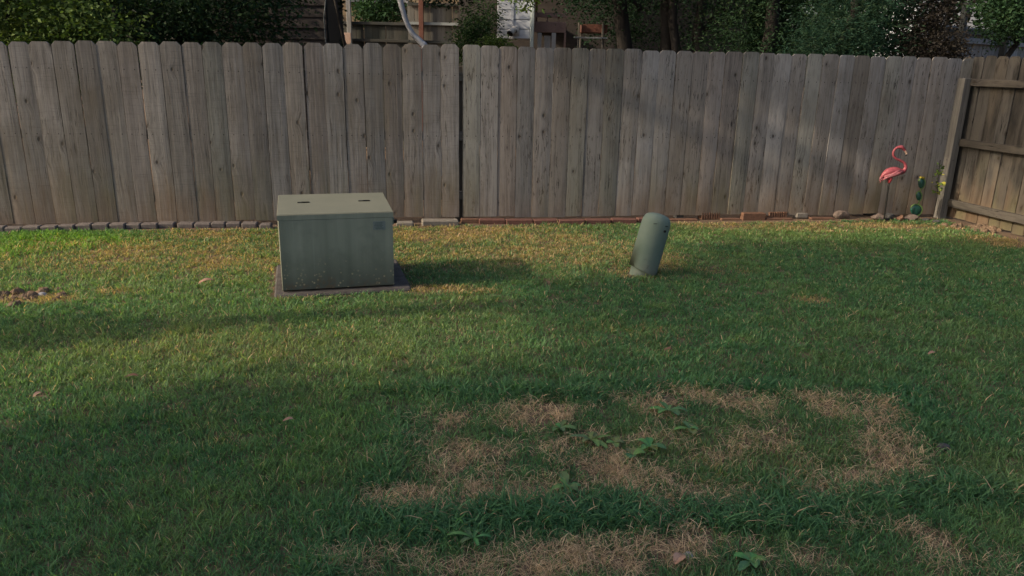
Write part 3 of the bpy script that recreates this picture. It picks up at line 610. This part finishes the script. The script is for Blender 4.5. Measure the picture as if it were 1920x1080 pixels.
# tan house far back
HY = 20.0; hs = empty('tan_house', (X(760, HY), HY+3, 0), 'tan house wall seen beyond the two far fences', 'house')
xa, xb = X(560, HY), X(925, HY)
mb = MB(); mb.box(((xa+xb)/2, HY+3, 2.5), (xb-xa, 6, 5), 0); mb.build('wall', M['tan_wall'], hs)
mb = MB(); mb.prism([(xa-.4, 5.0), ((xa+xb)/2, 7.2), (xb+.4, 5.0), (xb+.4, 4.85), (xa-.4, 4.85)], HY-.4, HY+6.4); mb.build('roof', M['roof'], hs)
mb = MB(); mb.box((X(730, HY), HY-.02, Z(730, 11, HY)), (.34, .06, .18), 0); w_ = mb.build('window', M['trim'], hs)
mb = MB(); mb.box((X(730, HY), HY-.052, Z(730, 11, HY)), (.29, .02, .14), 0); mb.build('pane', M['glass'], w_)
mb = MB(); mb.box(((X(655, HY)+X(768, HY))/2, HY-.06, Z(700, 2, HY)), (X(768, HY)-X(655, HY), .1, .07), 0); mb.build('trim_board', M['white'], hs)
tree('leafy_shrub', yp(715, 60, 16.5), [((X(712, 16.5), 16.5, 0), (X(712, 16.5), 16.5, 2.4), .04, .02)], [ell(705, 0, 16.5, 40, 42, .5), ell(735, 25, 16.4, 28, 22, .4), ell(690, 30, 16.5, 22, 22, .4)], 5200, .07, [(.012, .032, .014), (.022, .052, .022), (.035, .07, .03)], 'green shrub between the dark fence and the tan house', 'shrub', seed=24, clump=.09, lpc=22)
# second far fence
MY = 16.0; mf = empty('far_fence', (X(820, MY), MY, 0), 'grey brown far fence with a pale rail, left of the grey siding', 'fence')
o = boards(np.array([X(764, MY), MY, 0]), np.array([1., 0, 0]), np.array([0, -1., 0]), 0, X(884, MY)-X(764, MY), lambda u: Z(820, 7, MY), lambda u: .05, .0, .15, 0); o.build('board_panel', M['far_board'], mf, attr=True)
for py, mt in ((9, 'dark_board'), (45, 'grey_board'), (79, 'dark_board')):
    mb = MB(); wbox(mb, ((X(766, MY)+X(884, MY))/2, MY-.045, Z(820, py, MY)), (X(884, MY)-X(766, MY), .05, .055), 0); mb.build('rail', M[mt], mf, attr=True)
for px in (790,):
    mb = MB(); mb.box((X(px, MY-.12), MY-.12, 1.7), (.09, .09, 3.4), 0, .004); mb.build('post', M['red_post'], mf)
# pale bare tree
TY = 11.0; bt = empty('bare_tree', (X(800, TY), TY, 0), 'pale grey crooked bare trunk leaning in front of the far fence', 'tree')
mb = MB(); tp_ = [yp(a, c, TY) for a, c in ((745, -60), (749, -10), (756, 22), (764, 45), (775, 65), (790, 80), (799, 100))]; tp_.append(np.array([X(812, TY), TY, .9])); tp_.append(np.array([X(818, TY), TY, -.05]))
tp_ = [np.array([X(735, TY), TY+.3, 3.9])] + tp_
mb.tube(npath(tp_), nrad([.03, .038, .042, .036, .034, .036, .044, .052, .07, .085]), 10); mb.build('trunk', M['pale_bark'], bt, True)
mb = MB(); mb.tube(npath([tp_[0], tp_[0]+np.array([-.5, .1, .7]), tp_[0]+np.array([-.8, .3, 1.5])]), nrad([.03, .02, .008]), 8); mb.tube(npath([tp_[0], tp_[0]+np.array([.4, .2, .8]), tp_[0]+np.array([.9, .3, 1.4])]), nrad([.028, .018, .007]), 8); mb.build('branch', M['pale_bark'], bt, True)
# shrubs either side of the siding
tree('leafy_shrub', yp(895, 60, 13), [((X(893, 13), 13, 0), (X(893, 13), 13, 2.2), .04, .02)], [ell(890, 55, 13, 26, 42, .35), ell(915, 30, 13.3, 20, 45, .3), ell(885, 90, 13, 40, 40, .4)], 6500, .045, [(.014, .034, .014), (.028, .058, .020), (.055, .085, .03)], 'green shrub left of the light grey siding', 'shrub', seed=25, clump=.07, lpc=20)
tree('leafy_shrub', yp(930, 80, 12.4), [], [ell(925, 82, 12.4, 32, 16, .25), ell(915, 110, 12.4, 40, 30, .3)], 2200, .05, GL, 'low yellow green bush under the light grey siding', 'shrub', seed=26, clump=.06, lpc=16)
# grey house with bump-out
GY = 13.6; gh = empty('grey_house', (X(1010, GY), GY+3, 0), 'house with light grey panel siding, a vent hood and a downspout', 'house')
xa, xb = X(932, GY), X(996, GY); zb_ = Z(960, 73, GY)
mb = MB(); mb.box(((xa+xb)/2, GY+.4, (zb_+5)/2), (xb-xa, .8, 5-zb_), 0, .004)
z = zb_; kk = 0
mb.build('bay_wall', M['siding'], gh)
mb = MB()
for (pa, pb_) in ((932, 957), (963, 994)):
    for j in range(8):
        z0_ = Z(pa, 73-18*j, GY); z1_ = Z(pa, 73-18*(j+1), GY)
        mb.box(((X(pa, GY)+X(pb_, GY))/2, GY-.011+.0, (z0_+z1_)/2+.004), (X(pb_, GY)-X(pa, GY)-.004, .018, (z1_-z0_)-.012), 0, .003, tilt=(-.035, 0))
mb.build('siding_panel', M['siding'], gh)
mb = MB(); mb.box((X(960, GY), GY-.016, (zb_+5)/2), (X(963, GY)-X(957, GY), .03, 5-zb_), 0, .003); mb.build('corner_trim', M['siding'], gh)
mb = MB(); mb.box((X(998, GY-.05), GY-.05, 2.5), (.062, .07, 5.0), 0, .01); mb.build('downspout', M['trim'], gh)
vx, vz = X(965, GY), Z(965, 58, GY)
mb = MB(); mb.box((vx+.02, GY-.03, vz), (.12, .03, .15), 0, .005); mb.tube([(vx-.01, GY-.03, vz+.01), (vx-.05, GY-.13, vz-.01), (vx-.075, GY-.17, vz-.05)], [.055, .055, .06], 14, cap=False); vh = mb.build('vent_hood', M['white'], gh, True)
mb = MB(); mb.tube([(vx-.078, GY-.172, vz-.052), (vx-.08, GY-.176, vz-.058)], .052, 14); mb.build('flap', M['dark'], vh, True)
mb = MB(); mb.tube([(vx+.015, GY-.045, vz-.005), (vx+.015, GY-.075, vz-.005)], .028, 12); mb.build('duct_opening', M['dark'], vh, True)
mb = MB(); mb.box((X(1010, GY+1.4)+1.2, GY+4.4, 2.5), (5.4, 6, 5), 0); mb.build('main_wall', M['brown_siding'], gh)
mb = MB(); mb.prism([(xa-.8, 5.0), (xa+2.4, 6.8), (xa+6, 5.0), (xa+6, 4.85), (xa-.8, 4.85)], GY-.4, GY+7.5); mb.build('roof', M['roof'], gh)
# deck
KY = 14.0; dkk = empty('deck', (X(1030, KY), KY, 0), 'raised pinkish brown deck with pale posts beside the downspout', 'deck')
def kbox(name, p0, p1, y0, y1, mat, dy=0, th=.06):
    mb = MB(); a, b_ = X(p0, KY+dy), X(p1, KY+dy); zt_, zb2 = Z((p0+p1)/2, y0, KY+dy), (Z((p0+p1)/2, y1, KY+dy) if y1 is not None else 0)
    mb.box(((a+b_)/2, KY+dy, (zt_+zb2)/2), (b_-a, th, zt_-zb2), 0, .004); return mb.build(name, M[mat], dkk)
kbox('fascia', 1002, 1061, 41, 61, 'pink_board'); kbox('top_rail', 1003, 1062, 24, 33, 'pink_board')
for p in (1003, 1025, 1046): kbox('baluster', p, p+2.2, 32, 42, 'pink_board', .03, .04)
kbox('post', 1008, 1016, 61.5, None, 'white'); kbox('post', 1035, 1043, 61.5, None, 'white'); kbox('post', 1058.5, 1062, 61.5, None, 'pink_board')
kbox('skirt_panel', 1021, 1033, 67, None, 'white', .1); kbox('corner_post', 1003, 1007, -10, 40, 'red_post', .1)
mb = MB(); mb.box((X(1032, KY+.6), KY+.65, Z(1032, 52, KY)), (X(1061, KY)-X(1003, KY), 1.1, .06), 0); mb.build('floor', M['pink_board'], dkk)
# swing frame
WY = 12.4; sw = empty('wooden_stand', (X(1110, WY), WY, 0), 'dark brown wooden stand with a pale crossbar under the dark tree', 'wooden stand')
def sbox(name, p0, p1, y0, y1, mat, dy=0, th=.05):
    mb = MB(); a, b_ = X(p0, WY+dy), X(p1, WY+dy); zt_ = Z((p0+p1)/2, y0, WY+dy); zb2 = Z((p0+p1)/2, y1, WY+dy) if y1 is not None else 0
    mb.box(((a+b_)/2, WY+dy, (zt_+zb2)/2), (b_-a, th, zt_-zb2), 0, .004); return mb.build(name, M[mat], sw)
sbox('top_board', 1088, 1136, 47, 62, 'red_post', 0, .5); sbox('leg', 1084, 1087.5, 42, None, 'far_board', -.28); sbox('leg', 1129, 1132.5, 42, None, 'far_board', -.28); sbox('leg', 1088, 1091, 60, None, 'far_board', .28); sbox('leg', 1131, 1134, 60, None, 'far_board', .28); sbox('crossbar', 1077, 1140, 69.5, 72.5, 'grey_board', -.33, .04)
# big dark trees
def bp2(px, Y): return (X(px, Y, 100), Y, -.05)
tree('spreading_tree', bp2(1225, 12), [(bp2(1230, 12), yp(1150, -60, 12), .14, .10), (bp2(1262, 12.1), yp(1255, -60, 12.1), .12, .09), (bp2(1285, 11.9), yp(1262, -20, 11.9), .09, .06), (bp2(1315, 12), yp(1318, 0, 12), .10, .07), (yp(1318, 55, 12), yp(1360, 10, 12), .04, .02), (yp(1200, 20, 12), yp(1160, -30, 12), .04, .02)],
     [ell(1130, -55, 11.6, 160, 75, 1.0), ell(1290, -40, 12.6, 170, 80, .9), ell(1180, 55, 13.4, 110, 60, .5), ell(1090, -10, 11.6, 75, 38, .6), ell(1330, 60, 13.2, 110, 60, .5), ell(1160, 30, 12.9, 70, 45, .5), ell(1240, -230, 12, 260, 150, 1.8)], 42000, .05, GD, 'big dark spreading tree with several leaning trunks behind the fence', 'tree', seed=31, clump=.14, lpc=28, shell=.55, wob=.03)
tree('spreading_tree', bp2(880, 11.5), [], [ell(845, -14, 11.5, 40, 26, .3), ell(825, -40, 11.5, 90, 35, .5)], 2600, .06, GD, 'dark overhanging branch tips above the far fence', 'tree', seed=32, clump=.08, lpc=22)
tree('spreading_tree', bp2(990, 10.6), [], [ell(985, 2, 10.8, 22, 16, .12), ell(960, -6, 10.8, 12, 8, .1), ell(1005, 0, 10.8, 10, 14, .1)], 170, .07, GL, 'few light green leaf sprays hanging before the grey siding', 'tree', seed=33, clump=.05, lpc=10)
tree('evergreen_tree', bp2(1450, 11), [(bp2(1450, 11), yp(1450, -100, 11), .12, .08), (yp(1500, 95, 10.6), yp(1560, 60, 10.4), .02, .01)],
     [ell(1430, 30, 11.2, 120, 75, .7), ell(1400, -40, 11.4, 130, 80, .8), ell(1530, -50, 11.2, 120, 90, .8), ell(1450, 100, 11, 150, 60, .7), ell(1430, -220, 11.6, 230, 140, 1.6)], 36000, .055, GD+[(.030, .045, .016)], 'dark green tree behind the fence, right of the leaning trunks', 'tree', seed=34, clump=.12, lpc=28, aspect=.3, shell=.5)
tree('evergreen_tree', bp2(1600, 10.2), [(bp2(1600, 10.2), yp(1600, -60, 10.2), .09, .05)],
     [ell(1600, 45, 10.2, 105, 55, .5), ell(1640, -10, 10.4, 90, 60, .5), ell(1560, 80, 10.0, 80, 40, .4), ell(1600, 120, 10.1, 140, 50, .5)], 30000, .06, [(.008, .024, .017), (.014, .038, .023), (.030, .048, .022)], 'feathery blue green juniper behind the fence near the corner', 'tree', seed=35, clump=.09, lpc=30, aspect=.16, shell=.45)
tree('leafy_shrub', bp2(1740, 10), [], [ell(1740, 70, 10, 55, 45, .4), ell(1750, 15, 10.3, 40, 40, .4), ell(1740, 120, 10, 70, 40, .4), ell(1780, 95, 9.8, 30, 25, .25)], 10000, .042, [(.010, .009, .008), (.018, .015, .013), (.030, .026, .02)], 'dark reddish brown bush at the fence corner', 'shrub', seed=36, clump=.08, lpc=22)
# right: grey fence going away, pale house, light tree
ra, rb_ = np.array([X(1765, 11.6), 11.6, 0]), np.array([X(2040, 15.0), 15.0, 0]); rd = (rb_-ra)/np.linalg.norm(rb_-ra)
rf = empty('grey_fence', tuple(ra), 'blue grey fence beyond the right corner with dark posts', 'fence')
boards(ra, rd, np.array([rd[1], -rd[0], 0]), 0, float(np.linalg.norm(rb_-ra)), lambda u: Z(1785, 47, 11.6), lambda u: .05, .0, .12, 0).build('board_panel', M['grey_board'], rf, attr=True)
ran = math.atan2(rd[1], rd[0])
for zz, mt in ((Z(1785, 49, 11.6)-.05, 'dark_board'), (Z(1805, 74, 11.6), 'grey_board')):
    mb = MB(); c = (ra+rb_)/2 + np.array([rd[1], -rd[0], 0])*.04; wbox(mb, (c[0], c[1], zz), (float(np.linalg.norm(rb_-ra)), .05, .08), ran); mb.build('rail', M[mt], rf, attr=True)
for px, Yp in ((1803, 11.75), (1888, 12.7)):
    mb = MB(); wbox(mb, (X(px, Yp), Yp-.02, 1.18 if px > 1850 else 1.28), (.085, .085, 2.36 if px > 1850 else 2.56), ran); mb.build('post', M['dark_board'], rf, attr=True)
ph = empty('pale_house', (X(1830, 24), 26, 0), 'pale house wall glimpsed through leaves at the upper right', 'house')
mb = MB(); mb.box((X(1840, 24)+1, 27, 2.4), (6, 6, 4.8), 0); mb.build('wall', M['siding'], ph)
mb = MB(); mb.prism([(X(1840, 24)-2.4, 4.8), (X(1840, 24)+1, 6.6), (X(1840, 24)+4.4, 4.8), (X(1840, 24)+4.4, 4.65), (X(1840, 24)-2.4, 4.65)], 23.6, 30.4); mb.build('roof', M['roof'], ph)
tree('young_tree', bp2(1893, 10.6), [(bp2(1893, 10.6), yp(1893, 20, 10.6), .05, .035)], [ell(1895, 35, 10.6, 45, 40, .4), ell(1920, -10, 10.6, 70, 50, .5), ell(1845, -5, 10.8, 25, 20, .25)], 9000, .05, [(.018, .042, .022), (.03, .066, .03), (.05, .085, .036)], 'lighter green young tree above the right fence', 'tree', seed=37, clump=.09, lpc=24)
# far row closing the view
for i, (px, Y, col, lab) in enumerate(((60, 17, GD, 'far dark tree behind the yellow green shrub'), (380, 18, GD, 'far dark tree behind the brown shed'), (1180, 22, GD, 'far dark tree behind the wooden stand'), (1420, 19, GD, 'far dark tree behind the dark green tree'), (1640, 20, GD, 'far dark tree behind the juniper'), (1990, 20, GM, 'far green tree at the right picture edge'))):
    tree('background_tree', bp2(px, Y), [(bp2(px, Y), yp(px, -50, Y), .2, .12)], [ell(px, 60, Y, 190, 90, 1.2), ell(px-60, -80, Y, 190, 110, 1.4), ell(px+70, -110, Y, 180, 120, 1.4)], 13000, .17, col, lab, 'tree', 'far trees', seed=40+i, clump=.25, lpc=30, shell=.6)
# vine on the corner post
v, qd, col = leaf_cloud([ell(1757, 355, 8.45, 5, 12, .05), ell(1760, 320, 8.47, 3, 16, .03)], 60, .045, GL+[(.35, .30, .04)], clump=.02, lpc=8, seed=51, aspect=.6)
vr = empty('vine', tuple(SA+SN*.13), 'small yellow leafed vine climbing the corner post', 'vine')
np_mesh('leaves', v, qd, np.zeros((0, 3), int), M['leaf'], vr, col)
mb = MB(); mb.tube([(SA+SN*.13+np.array([0, -.02, 0])), yp(1757, 370, 8.45), yp(1759, 330, 8.46), yp(1763, 300, 8.48)], .004, 5); mb.build('stem', M['bark'], vr)

# ------------------------------------------------------------ weeds, leaves, small litter in the lawn
def leaf_blade(v0, az, L, w, lift, mb_v, mb_q, mb_c, col, lobes=False):
    d = np.array([math.cos(az), math.sin(az), 0]); s = np.array([-d[1], d[0], 0]); n = 7; b0 = len(mb_v)
    for i in range(n):
        t = i/(n-1); ww = w*(math.sin(math.pi*(.08+.88*t))**.8)*(.55+.7*t)*(1+(.22 if lobes and i % 2 else 0)); c = v0 + d*L*t*math.cos(lift*.6) + np.array([0, 0, L*(math.sin(lift)*t - .75*math.sin(lift)*t*t*1.1)])
        for k in (-1, 0, 1): mb_v.append(c + s*ww*.5*k + np.array([0, 0, .18*ww*abs(k)])); mb_c.append(np.array(col)*(1.25 if k == 0 else 1))
        if i:
            a = b0+(i-1)*3; q_ = b0+i*3; mb_q.append((a, a+1, q_+1, q_)); mb_q.append((a+1, a+2, q_+2, q_+1))
def weed(px, py, n, L, w, lab, seed, az0=0):
    r = random.Random(seed); p = gp(px, py); vs, qs, cs = [], [], []
    for k in range(n):
        leaf_blade(np.array([0, 0, .012]), az0+2*math.pi*k/n + r.uniform(-.4, .4), L*.62*r.uniform(.5, 1.15), w*.85*r.uniform(.7, 1.2), r.uniform(.25, .85), vs, qs, cs, (.080*r.uniform(.6, 1.4), .150*r.uniform(.7, 1.2), .042), True)
    o = np_mesh('broadleaf_weed', np.array(vs), np.array(qs), np.zeros((0, 3), int), M['weed'], None, np.array(cs)); o.location = (p[0], p[1], .01); tag(o, lab, 'weed', 'broadleaf weeds in the dry patch')
weed(1050, 810, 6, .12, .036, 'broadleaf weed on bare straw, upper left in the dry patch', 1)
weed(1107, 834, 8, .15, .030, 'ragged broadleaf weed in the middle of the dry patch', 2)
weed(1152, 838, 4, .08, .036, 'small broadleaf weed right of the ragged one', 3)
weed(1062, 922, 6, .17, .040, 'large flat broadleaf weed just above the dark grass ridge', 4, .3)
weed(1186, 862, 3, .10, .052, 'dark round leafed weed low in the dry patch centre', 5)
weed(1217, 846, 5, .12, .042, 'upright paired leaf weed in the dry patch centre', 6, 1.2)
weed(1292, 812, 5, .13, .040, 'upright broadleaf weed at the green side of the dry patch', 7, 1.0)
weed(1252, 778, 6, .14, .042, 'broadleaf weed at the upper edge of the dry patch', 8)
weed(888, 1020, 6, .15, .022, 'narrow leafed weed at the foot of the dark grass ridge', 9)
weed(1405, 1062, 7, .12, .035, 'leafy weed in the straw at the bottom of the picture', 10)
def flat_leaf(px, py, L, w, mat, lab, az, z=.03, cat='fallen leaf', name='fallen_leaf'):
    vs, qs, cs = [], [], []; leaf_blade(np.array([0., 0, 0]), az, L, w, .5, vs, qs, cs, (1, 1, 1))
    mb = MB(); mb.add(vs, qs); me_o = mb.build(name, mat); p = gp(px, py, z); me_o.location = tuple(p); tag(me_o, lab, cat)
flat_leaf(372, 532, .11, .07, M['dry_leaf'], 'pale brown fallen leaf on sunny grass left of the green box', .6, .04)
flat_leaf(233, 708, .07, .035, M['brick2'], 'reddish fallen leaf on the shaded grass at left', .2, .045)
flat_leaf(62, 744, .05, .03, M['dry_leaf'], 'small orange fallen leaf near the left picture edge', 1.2, .045)
flat_leaf(530, 790, .05, .03, M['dry_leaf'], 'small tan fallen leaf in dark grass below the box', .4, .045)
flat_leaf(1245, 657, .06, .03, M['brick2'], 'reddish fallen leaf on grass below the pedestal', .3, .045)
flat_leaf(1740, 664, .06, .03, M['dry_leaf'], 'tan fallen leaf on grass at the right', .3, .045)
flat_leaf(1265, 1058, .06, .045, M['dry_leaf'], 'tan fallen leaf on straw beside the white stone', .9, .02)
def pebble(px, py, r, mat, lab):
    mb = MB(); n = 10; vs = []; fs = []; rr = random.Random(px)
    for i, (s_, h) in enumerate(((.5, 0), (.95, .25), (1, .5), (.7, .85), (.2, 1))):
        for k in range(n): th = 2*math.pi*k/n; q_ = s_*r*(1+rr.uniform(-.12, .12)); vs.append((q_*math.cos(th)*1.2, q_*math.sin(th), h*r*1.1))
    for i in range(4):
        for k in range(n): fs.append((i*n+k, i*n+(k+1) % n, (i+1)*n+(k+1) % n, (i+1)*n+k))
    fs.append(tuple(4*n+k for k in range(n))); mb.add(vs, fs); o = mb.build('pebble', mat, None, True); p = gp(px, py); o.location = tuple(p); tag(o, lab, 'pebble')
pebble(1291, 1046, .018, M['pale_stone'], 'pale stone on straw at the bottom of the picture'); pebble(80, 556, .028, M['pale_stone'], 'pale stone beside the bare soil clump at left'); pebble(1768, 843, .026, M['rock2'], 'grey stone at the right end of the dry patch')
# bare clods
def clods(px, py, n, rad, lab):
    r = np.random.default_rng(px); mb = MB(); p = gp(px, py)
    for k in range(n):
        c = p + np.array([r.normal()*rad, r.normal()*rad*.45, 0]); s_ = r.uniform(.018, .05); vs = []; fs = []; m = 8
        for (q_, h) in ((1, -.2), (.95, .35), (.6, .75), (.15, .9)):
            for j in range(m): th = 2*math.pi*j/m; vs.append((c[0]+s_*q_*math.cos(th)*r.uniform(.8, 1.2), c[1]+s_*q_*math.sin(th)*r.uniform(.8, 1.2), s_*h*r.uniform(.8, 1.2)))
        for i in range(3):
            for j in range(m): fs.append((i*m+j, i*m+(j+1) % m, (i+1)*m+(j+1) % m, (i+1)*m+j))
        fs.append(tuple(3*m+j for j in range(m))); mb.add(vs, fs)
    o = mb.build('bare_soil', M['soil']); tag(o, lab, kind='stuff')
clods(40, 556, 34, .17, 'bare crumbly soil clump in the lawn at left'); clods(1840, 430, 40, .22, 'dry soil and mulch at the foot of the right fence')

# ------------------------------------------------------------ the grass
def blob_world(px, py, rx, ry):
    c = gp(px, py); return c[0], c[1], abs(gp(px+rx, py)[0]-c[0]), abs(gp(px, py-ry)[1]-gp(px, py+ry)[1])/2
DRY = [(780,800,38,34,.8),(1040,778,100,24,1),(1190,762,70,22,1),(1350,752,100,20,1),(1590,765,75,26,1),(1665,800,45,26,.9),(900,880,95,42,.9),(840,935,110,30,1),(980,925,120,22,.7),(1150,875,75,34,1),(1250,915,110,36,.9),(1400,915,130,22,.8),
       (1660,862,45,24,.9),(1715,890,30,12,.7),(1240,825,80,34,.75),(1050,835,60,20,.9),(690,1050,70,34,.9),(860,1070,120,22,.9),(1050,1055,170,32,1),(1260,1030,150,36,1),(1450,1060,110,30,.6),(1620,1000,110,24,.6),(1790,1050,90,36,.6),(1690,1060,60,22,.6),(1500,800,60,16,.5),(1430,840,300,80,.28),(1020,850,260,85,.42),(930,790,70,20,.5)]
YEL = [(300,480,330,38,.75),(850,440,260,22,1.0),(420,440,160,16,.8),(1000,470,260,34,.7),(60,560,90,12,1.1),(210,548,60,6,.9),(640,470,300,50,.5),(1230,480,50,30,.8),(1190,512,45,10,.9),(1450,425,220,10,.8),(1640,424,170,7,.9),(830,545,90,9,.9),(560,560,50,8,.6),(1890,455,60,12,1.1),(1520,565,40,7,.8),(640,625,40,10,.4),(420,830,60,14,.35),(1350,510,60,8,.6),(400,640,160,30,.35),(480,680,140,20,.3),(1200,625,120,20,.35),(1450,880,130,50,.5)]
LUSH = [(110,452,140,16,1),(20,470,80,18,.8),(1650,445,200,14,.2),(1350,440,80,10,.15),(600,800,100,100,.15)]
PALE_SUNLIT = [(480,650,430,70,.75),(800,590,200,60,.5),(300,500,420,50,.6),(900,470,400,40,.6),(1500,440,420,22,.7),(1450,860,280,70,.5),(1780,640,200,40,.3),(1880,890,90,50,.5)]  # yellower grass; also puts the warm tone of the sunlit stripe into the colour
TALL = [(1000,965,300,26,1),(1300,965,320,26,1),(800,985,130,28,.9),(1560,930,180,30,.8),(1780,920,180,28,.7),(1480,955,120,18,.8),(620,1060,60,60,.6),(1000,738,260,14,.6),(1330,728,160,14,.6),(1690,760,60,36,.6),(720,870,40,80,.4),(1740,820,60,26,.5)]
def field(bl, x, y):
    o = np.zeros(len(x))
    for (px, py, rx, ry, s_) in bl:
        cx, cy, wx, wy = blob_world(px, py, rx, ry); o = np.maximum(o, s_*np.exp(-(((x-cx)/wx)**2 + ((y-cy)/wy)**2)**1.5*.7))
    return o
def grass():
    r = np.random.default_rng(5); x0, x1, y0, y1 = -7.5, 6.6, 1.35, 8.75; A = (x1-x0)*(y1-y0); DM = 3200.0    # tufts per square metre, at most
    n = int(A*DM); x = r.uniform(x0, x1, n); y = r.uniform(y0, y1, n)
    dens = DM*np.minimum(1, (2.4/y)**1.05)
    hw = (y+.25)*.72; dens *= np.where(np.abs(x-.05*y*.3) < hw+.15, 1, .22); dens *= np.where(y < 1.85, .3, 1)
    dry = field(DRY, x, y); dn = fbm(x, y, 6.0, 3); dn2 = fbm(x, y, 14.0, 5); msk = np.clip(dry*5, 0, 1); dry = np.clip((dry + ((dn-.5)*1.9 + (dn2-.5)*1.5)*msk - .34)*1.25, 0, 1)
    dens *= 1-.25*dry
    fd = (np.stack([x, y, 0*x], 1)-FA) @ FN; edge = fbm(x, y, 5, 9)*.10
    sd_ = (np.stack([x, y, 0*x], 1)-SA) @ SN
    keep = (r.random(n) < dens/DM) & (fd > .14+edge) & (sd_ > .08+edge*2.2)
    bu = (x-bc0[0])*bx[0] + (y-bc0[1])*bx[1]; bv = (x-bc0[0])*by[0] + (y-bc0[1])*by[1]
    keep &= ~((bu > -.085) & (bu < BW+.125) & (bv > -.10) & (bv < BD+.14)); keep &= ((x-pb[0])**2 + (y-pb[1])**2 > .10**2)
    mx, my, mrx, mry = blob_world(40, 556, 46, 9); keep &= (((x-mx)/mrx)**2 + ((y-my)/mry)**2 > 1) | (r.random(n) < .25)
    bare = fbm(x, y, 9, 14); keep &= ~((dry > .6) & (bare < .30))
    x, y, dry = x[keep], y[keep], dry[keep]; nt = len(x)
    K = 10; tx = np.repeat(x, K); ty = np.repeat(y, K); N = nt*K
    ox = r.normal(size=N)*.020; oy = r.normal(size=N)*.020; X_, Y_ = tx+ox, ty+oy
    dry = np.repeat(dry, K)
    yel = np.clip(field(YEL, X_, Y_)*(.25+1.15*fbm(X_, Y_, 4.5, 21)), 0, 1); lush = field(LUSH, X_, Y_); tall = np.clip(field(TALL, X_, Y_)*1.25*(1-.8*dry) + (fbm(X_, Y_, 2.2, 33)-.62)*1.2*0, 0, 1)
    isdry = r.random(N) < (.80*dry); far = np.clip((Y_-2.4)/5.5, 0, 1)
    th2 = np.repeat(r.random(nt), K); th = np.repeat(r.random(nt), K)                                   # tuft mood
    big = fbm(X_, Y_, .9, 41); med = fbm(X_, Y_, 5, 45)
    L = (.027 + .018*r.random(N))*(.7+.6*med)*(.52+.58*th2)*(1-.1*far) * (1 + 1.15*tall + .35*lush)
    L = np.where(r.random(N) < .05, L*1.7, L); L = np.where(isdry, .035 + .042*r.random(N), L); L *= np.where(yel > .45, .82, 1)
    lean = np.abs(r.normal(size=N))*.55 + .38 + .25*tall; lean = np.where(isdry, r.normal(size=N)*.22 + 1.28, lean); lean = np.clip(lean, .05, 1.5)
    az = np.arctan2(oy, ox) + r.normal(size=N)*1.0 + np.where(isdry, np.repeat(r.normal(size=nt), K)*2, 0)
    w = .0026*np.power(np.maximum(Y_, 2)/2.4, .72)*(.75+.55*r.random(N))*(1+.75*tall+.25*lush); w = np.where(isdry, w*.72, w)
    # colours
    gA = np.array([.043, .120, .056]); gB = np.array([.104, .212, .088]); gC = np.array([.22, .265, .080]); gL = np.array([.125, .235, .045]); st1 = np.array([.64, .48, .32]); st2 = np.array([.37, .255, .165]); og = np.array([.34, .24, .13])
    m = np.clip(.50*th + .35*r.random(N) + .5*(big-.45), 0, 1)[:, None]; col = gA*(1-m)+gB*m
    ye = (np.clip((th-.62)*2.2, 0, 1)*.30 + .22*np.clip((med-.5)*3, 0, 1))[:, None]*(1-.6*tall[:, None]); col = col*(1-ye)+gC*ye
    pa = np.clip(field(PALE_SUNLIT, X_, Y_)*(.35+1.1*fbm(X_, Y_, 3.0, 57)), 0, .85)[:, None]*(.28+.45*np.repeat(r.random(nt), K)[:, None]); col = col*(1-pa) + np.array([.215, .225, .085])*pa
    lu = np.clip(lush, 0, 1)[:, None]; col = col*(1-lu)+gL*lu
    yy = yel > (.55*np.repeat(r.random(nt), K) + .45*r.random(N))*1.1; gg = (r.random(N) < .60)[:, None]; col = np.where(yy[:, None], np.where(gg, og, np.array([.225, .215, .085])), col)
    ta = np.clip(tall, 0, 1)[:, None]; col = col*(1-.35*ta) + np.array([.050, .135, .058])*.35*ta
    dd = (r.random(N) < .035) & (lush < .3); col = np.where(dd[:, None], st2*1.1, col)
    s_ = r.random(N)[:, None]; col = np.where(isdry[:, None], st1*s_+st2*(1-s_), col); col *= (r.uniform(.75, 1.25, N)*(.58+.84*th2))[:, None]
    # geometry: root pair, middle pair, upper pair, tip
    d = np.stack([np.cos(az), np.sin(az)], 1); sx, sy = -d[:, 1], d[:, 0]
    tw = r.normal(size=N)*.6; cs, sn = np.cos(tw), np.sin(tw); wx, wy = sx*cs - sy*sn, sx*sn + sy*cs
    V = np.zeros((N, 7, 3), np.float32); z0 = np.where(isdry, r.random(N)*.007, 0)
    def at(t):
        a = lean*(.35+.75*t); hr = L*t*np.sin(a); hz = L*t*np.cos(a); return X_+d[:, 0]*hr, Y_+d[:, 1]*hr, z0+np.maximum(hz, .001)
    for i, (t, k) in enumerate(((0, .8), (.42, 1.0), (.76, .72))):
        cx, cy, cz = at(t); V[:, 2*i] = np.stack([cx-wx*w*k*.5, cy-wy*w*k*.5, cz-.002*(i == 0)], 1); V[:, 2*i+1] = np.stack([cx+wx*w*k*.5, cy+wy*w*k*.5, cz-.002*(i == 0)], 1)
    cx, cy, cz = at(1.0); V[:, 6] = np.stack([cx, cy, cz], 1)
    b = np.arange(N)[:, None]*7; q_ = np.concatenate([b+np.array([0, 1, 3, 2]), b+np.array([2, 3, 5, 4])], 0); t_ = b+np.array([4, 5, 6])
    print('grass blades', N)
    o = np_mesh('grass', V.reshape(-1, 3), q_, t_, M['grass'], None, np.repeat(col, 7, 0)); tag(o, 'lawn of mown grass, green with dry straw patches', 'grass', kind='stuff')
grass()
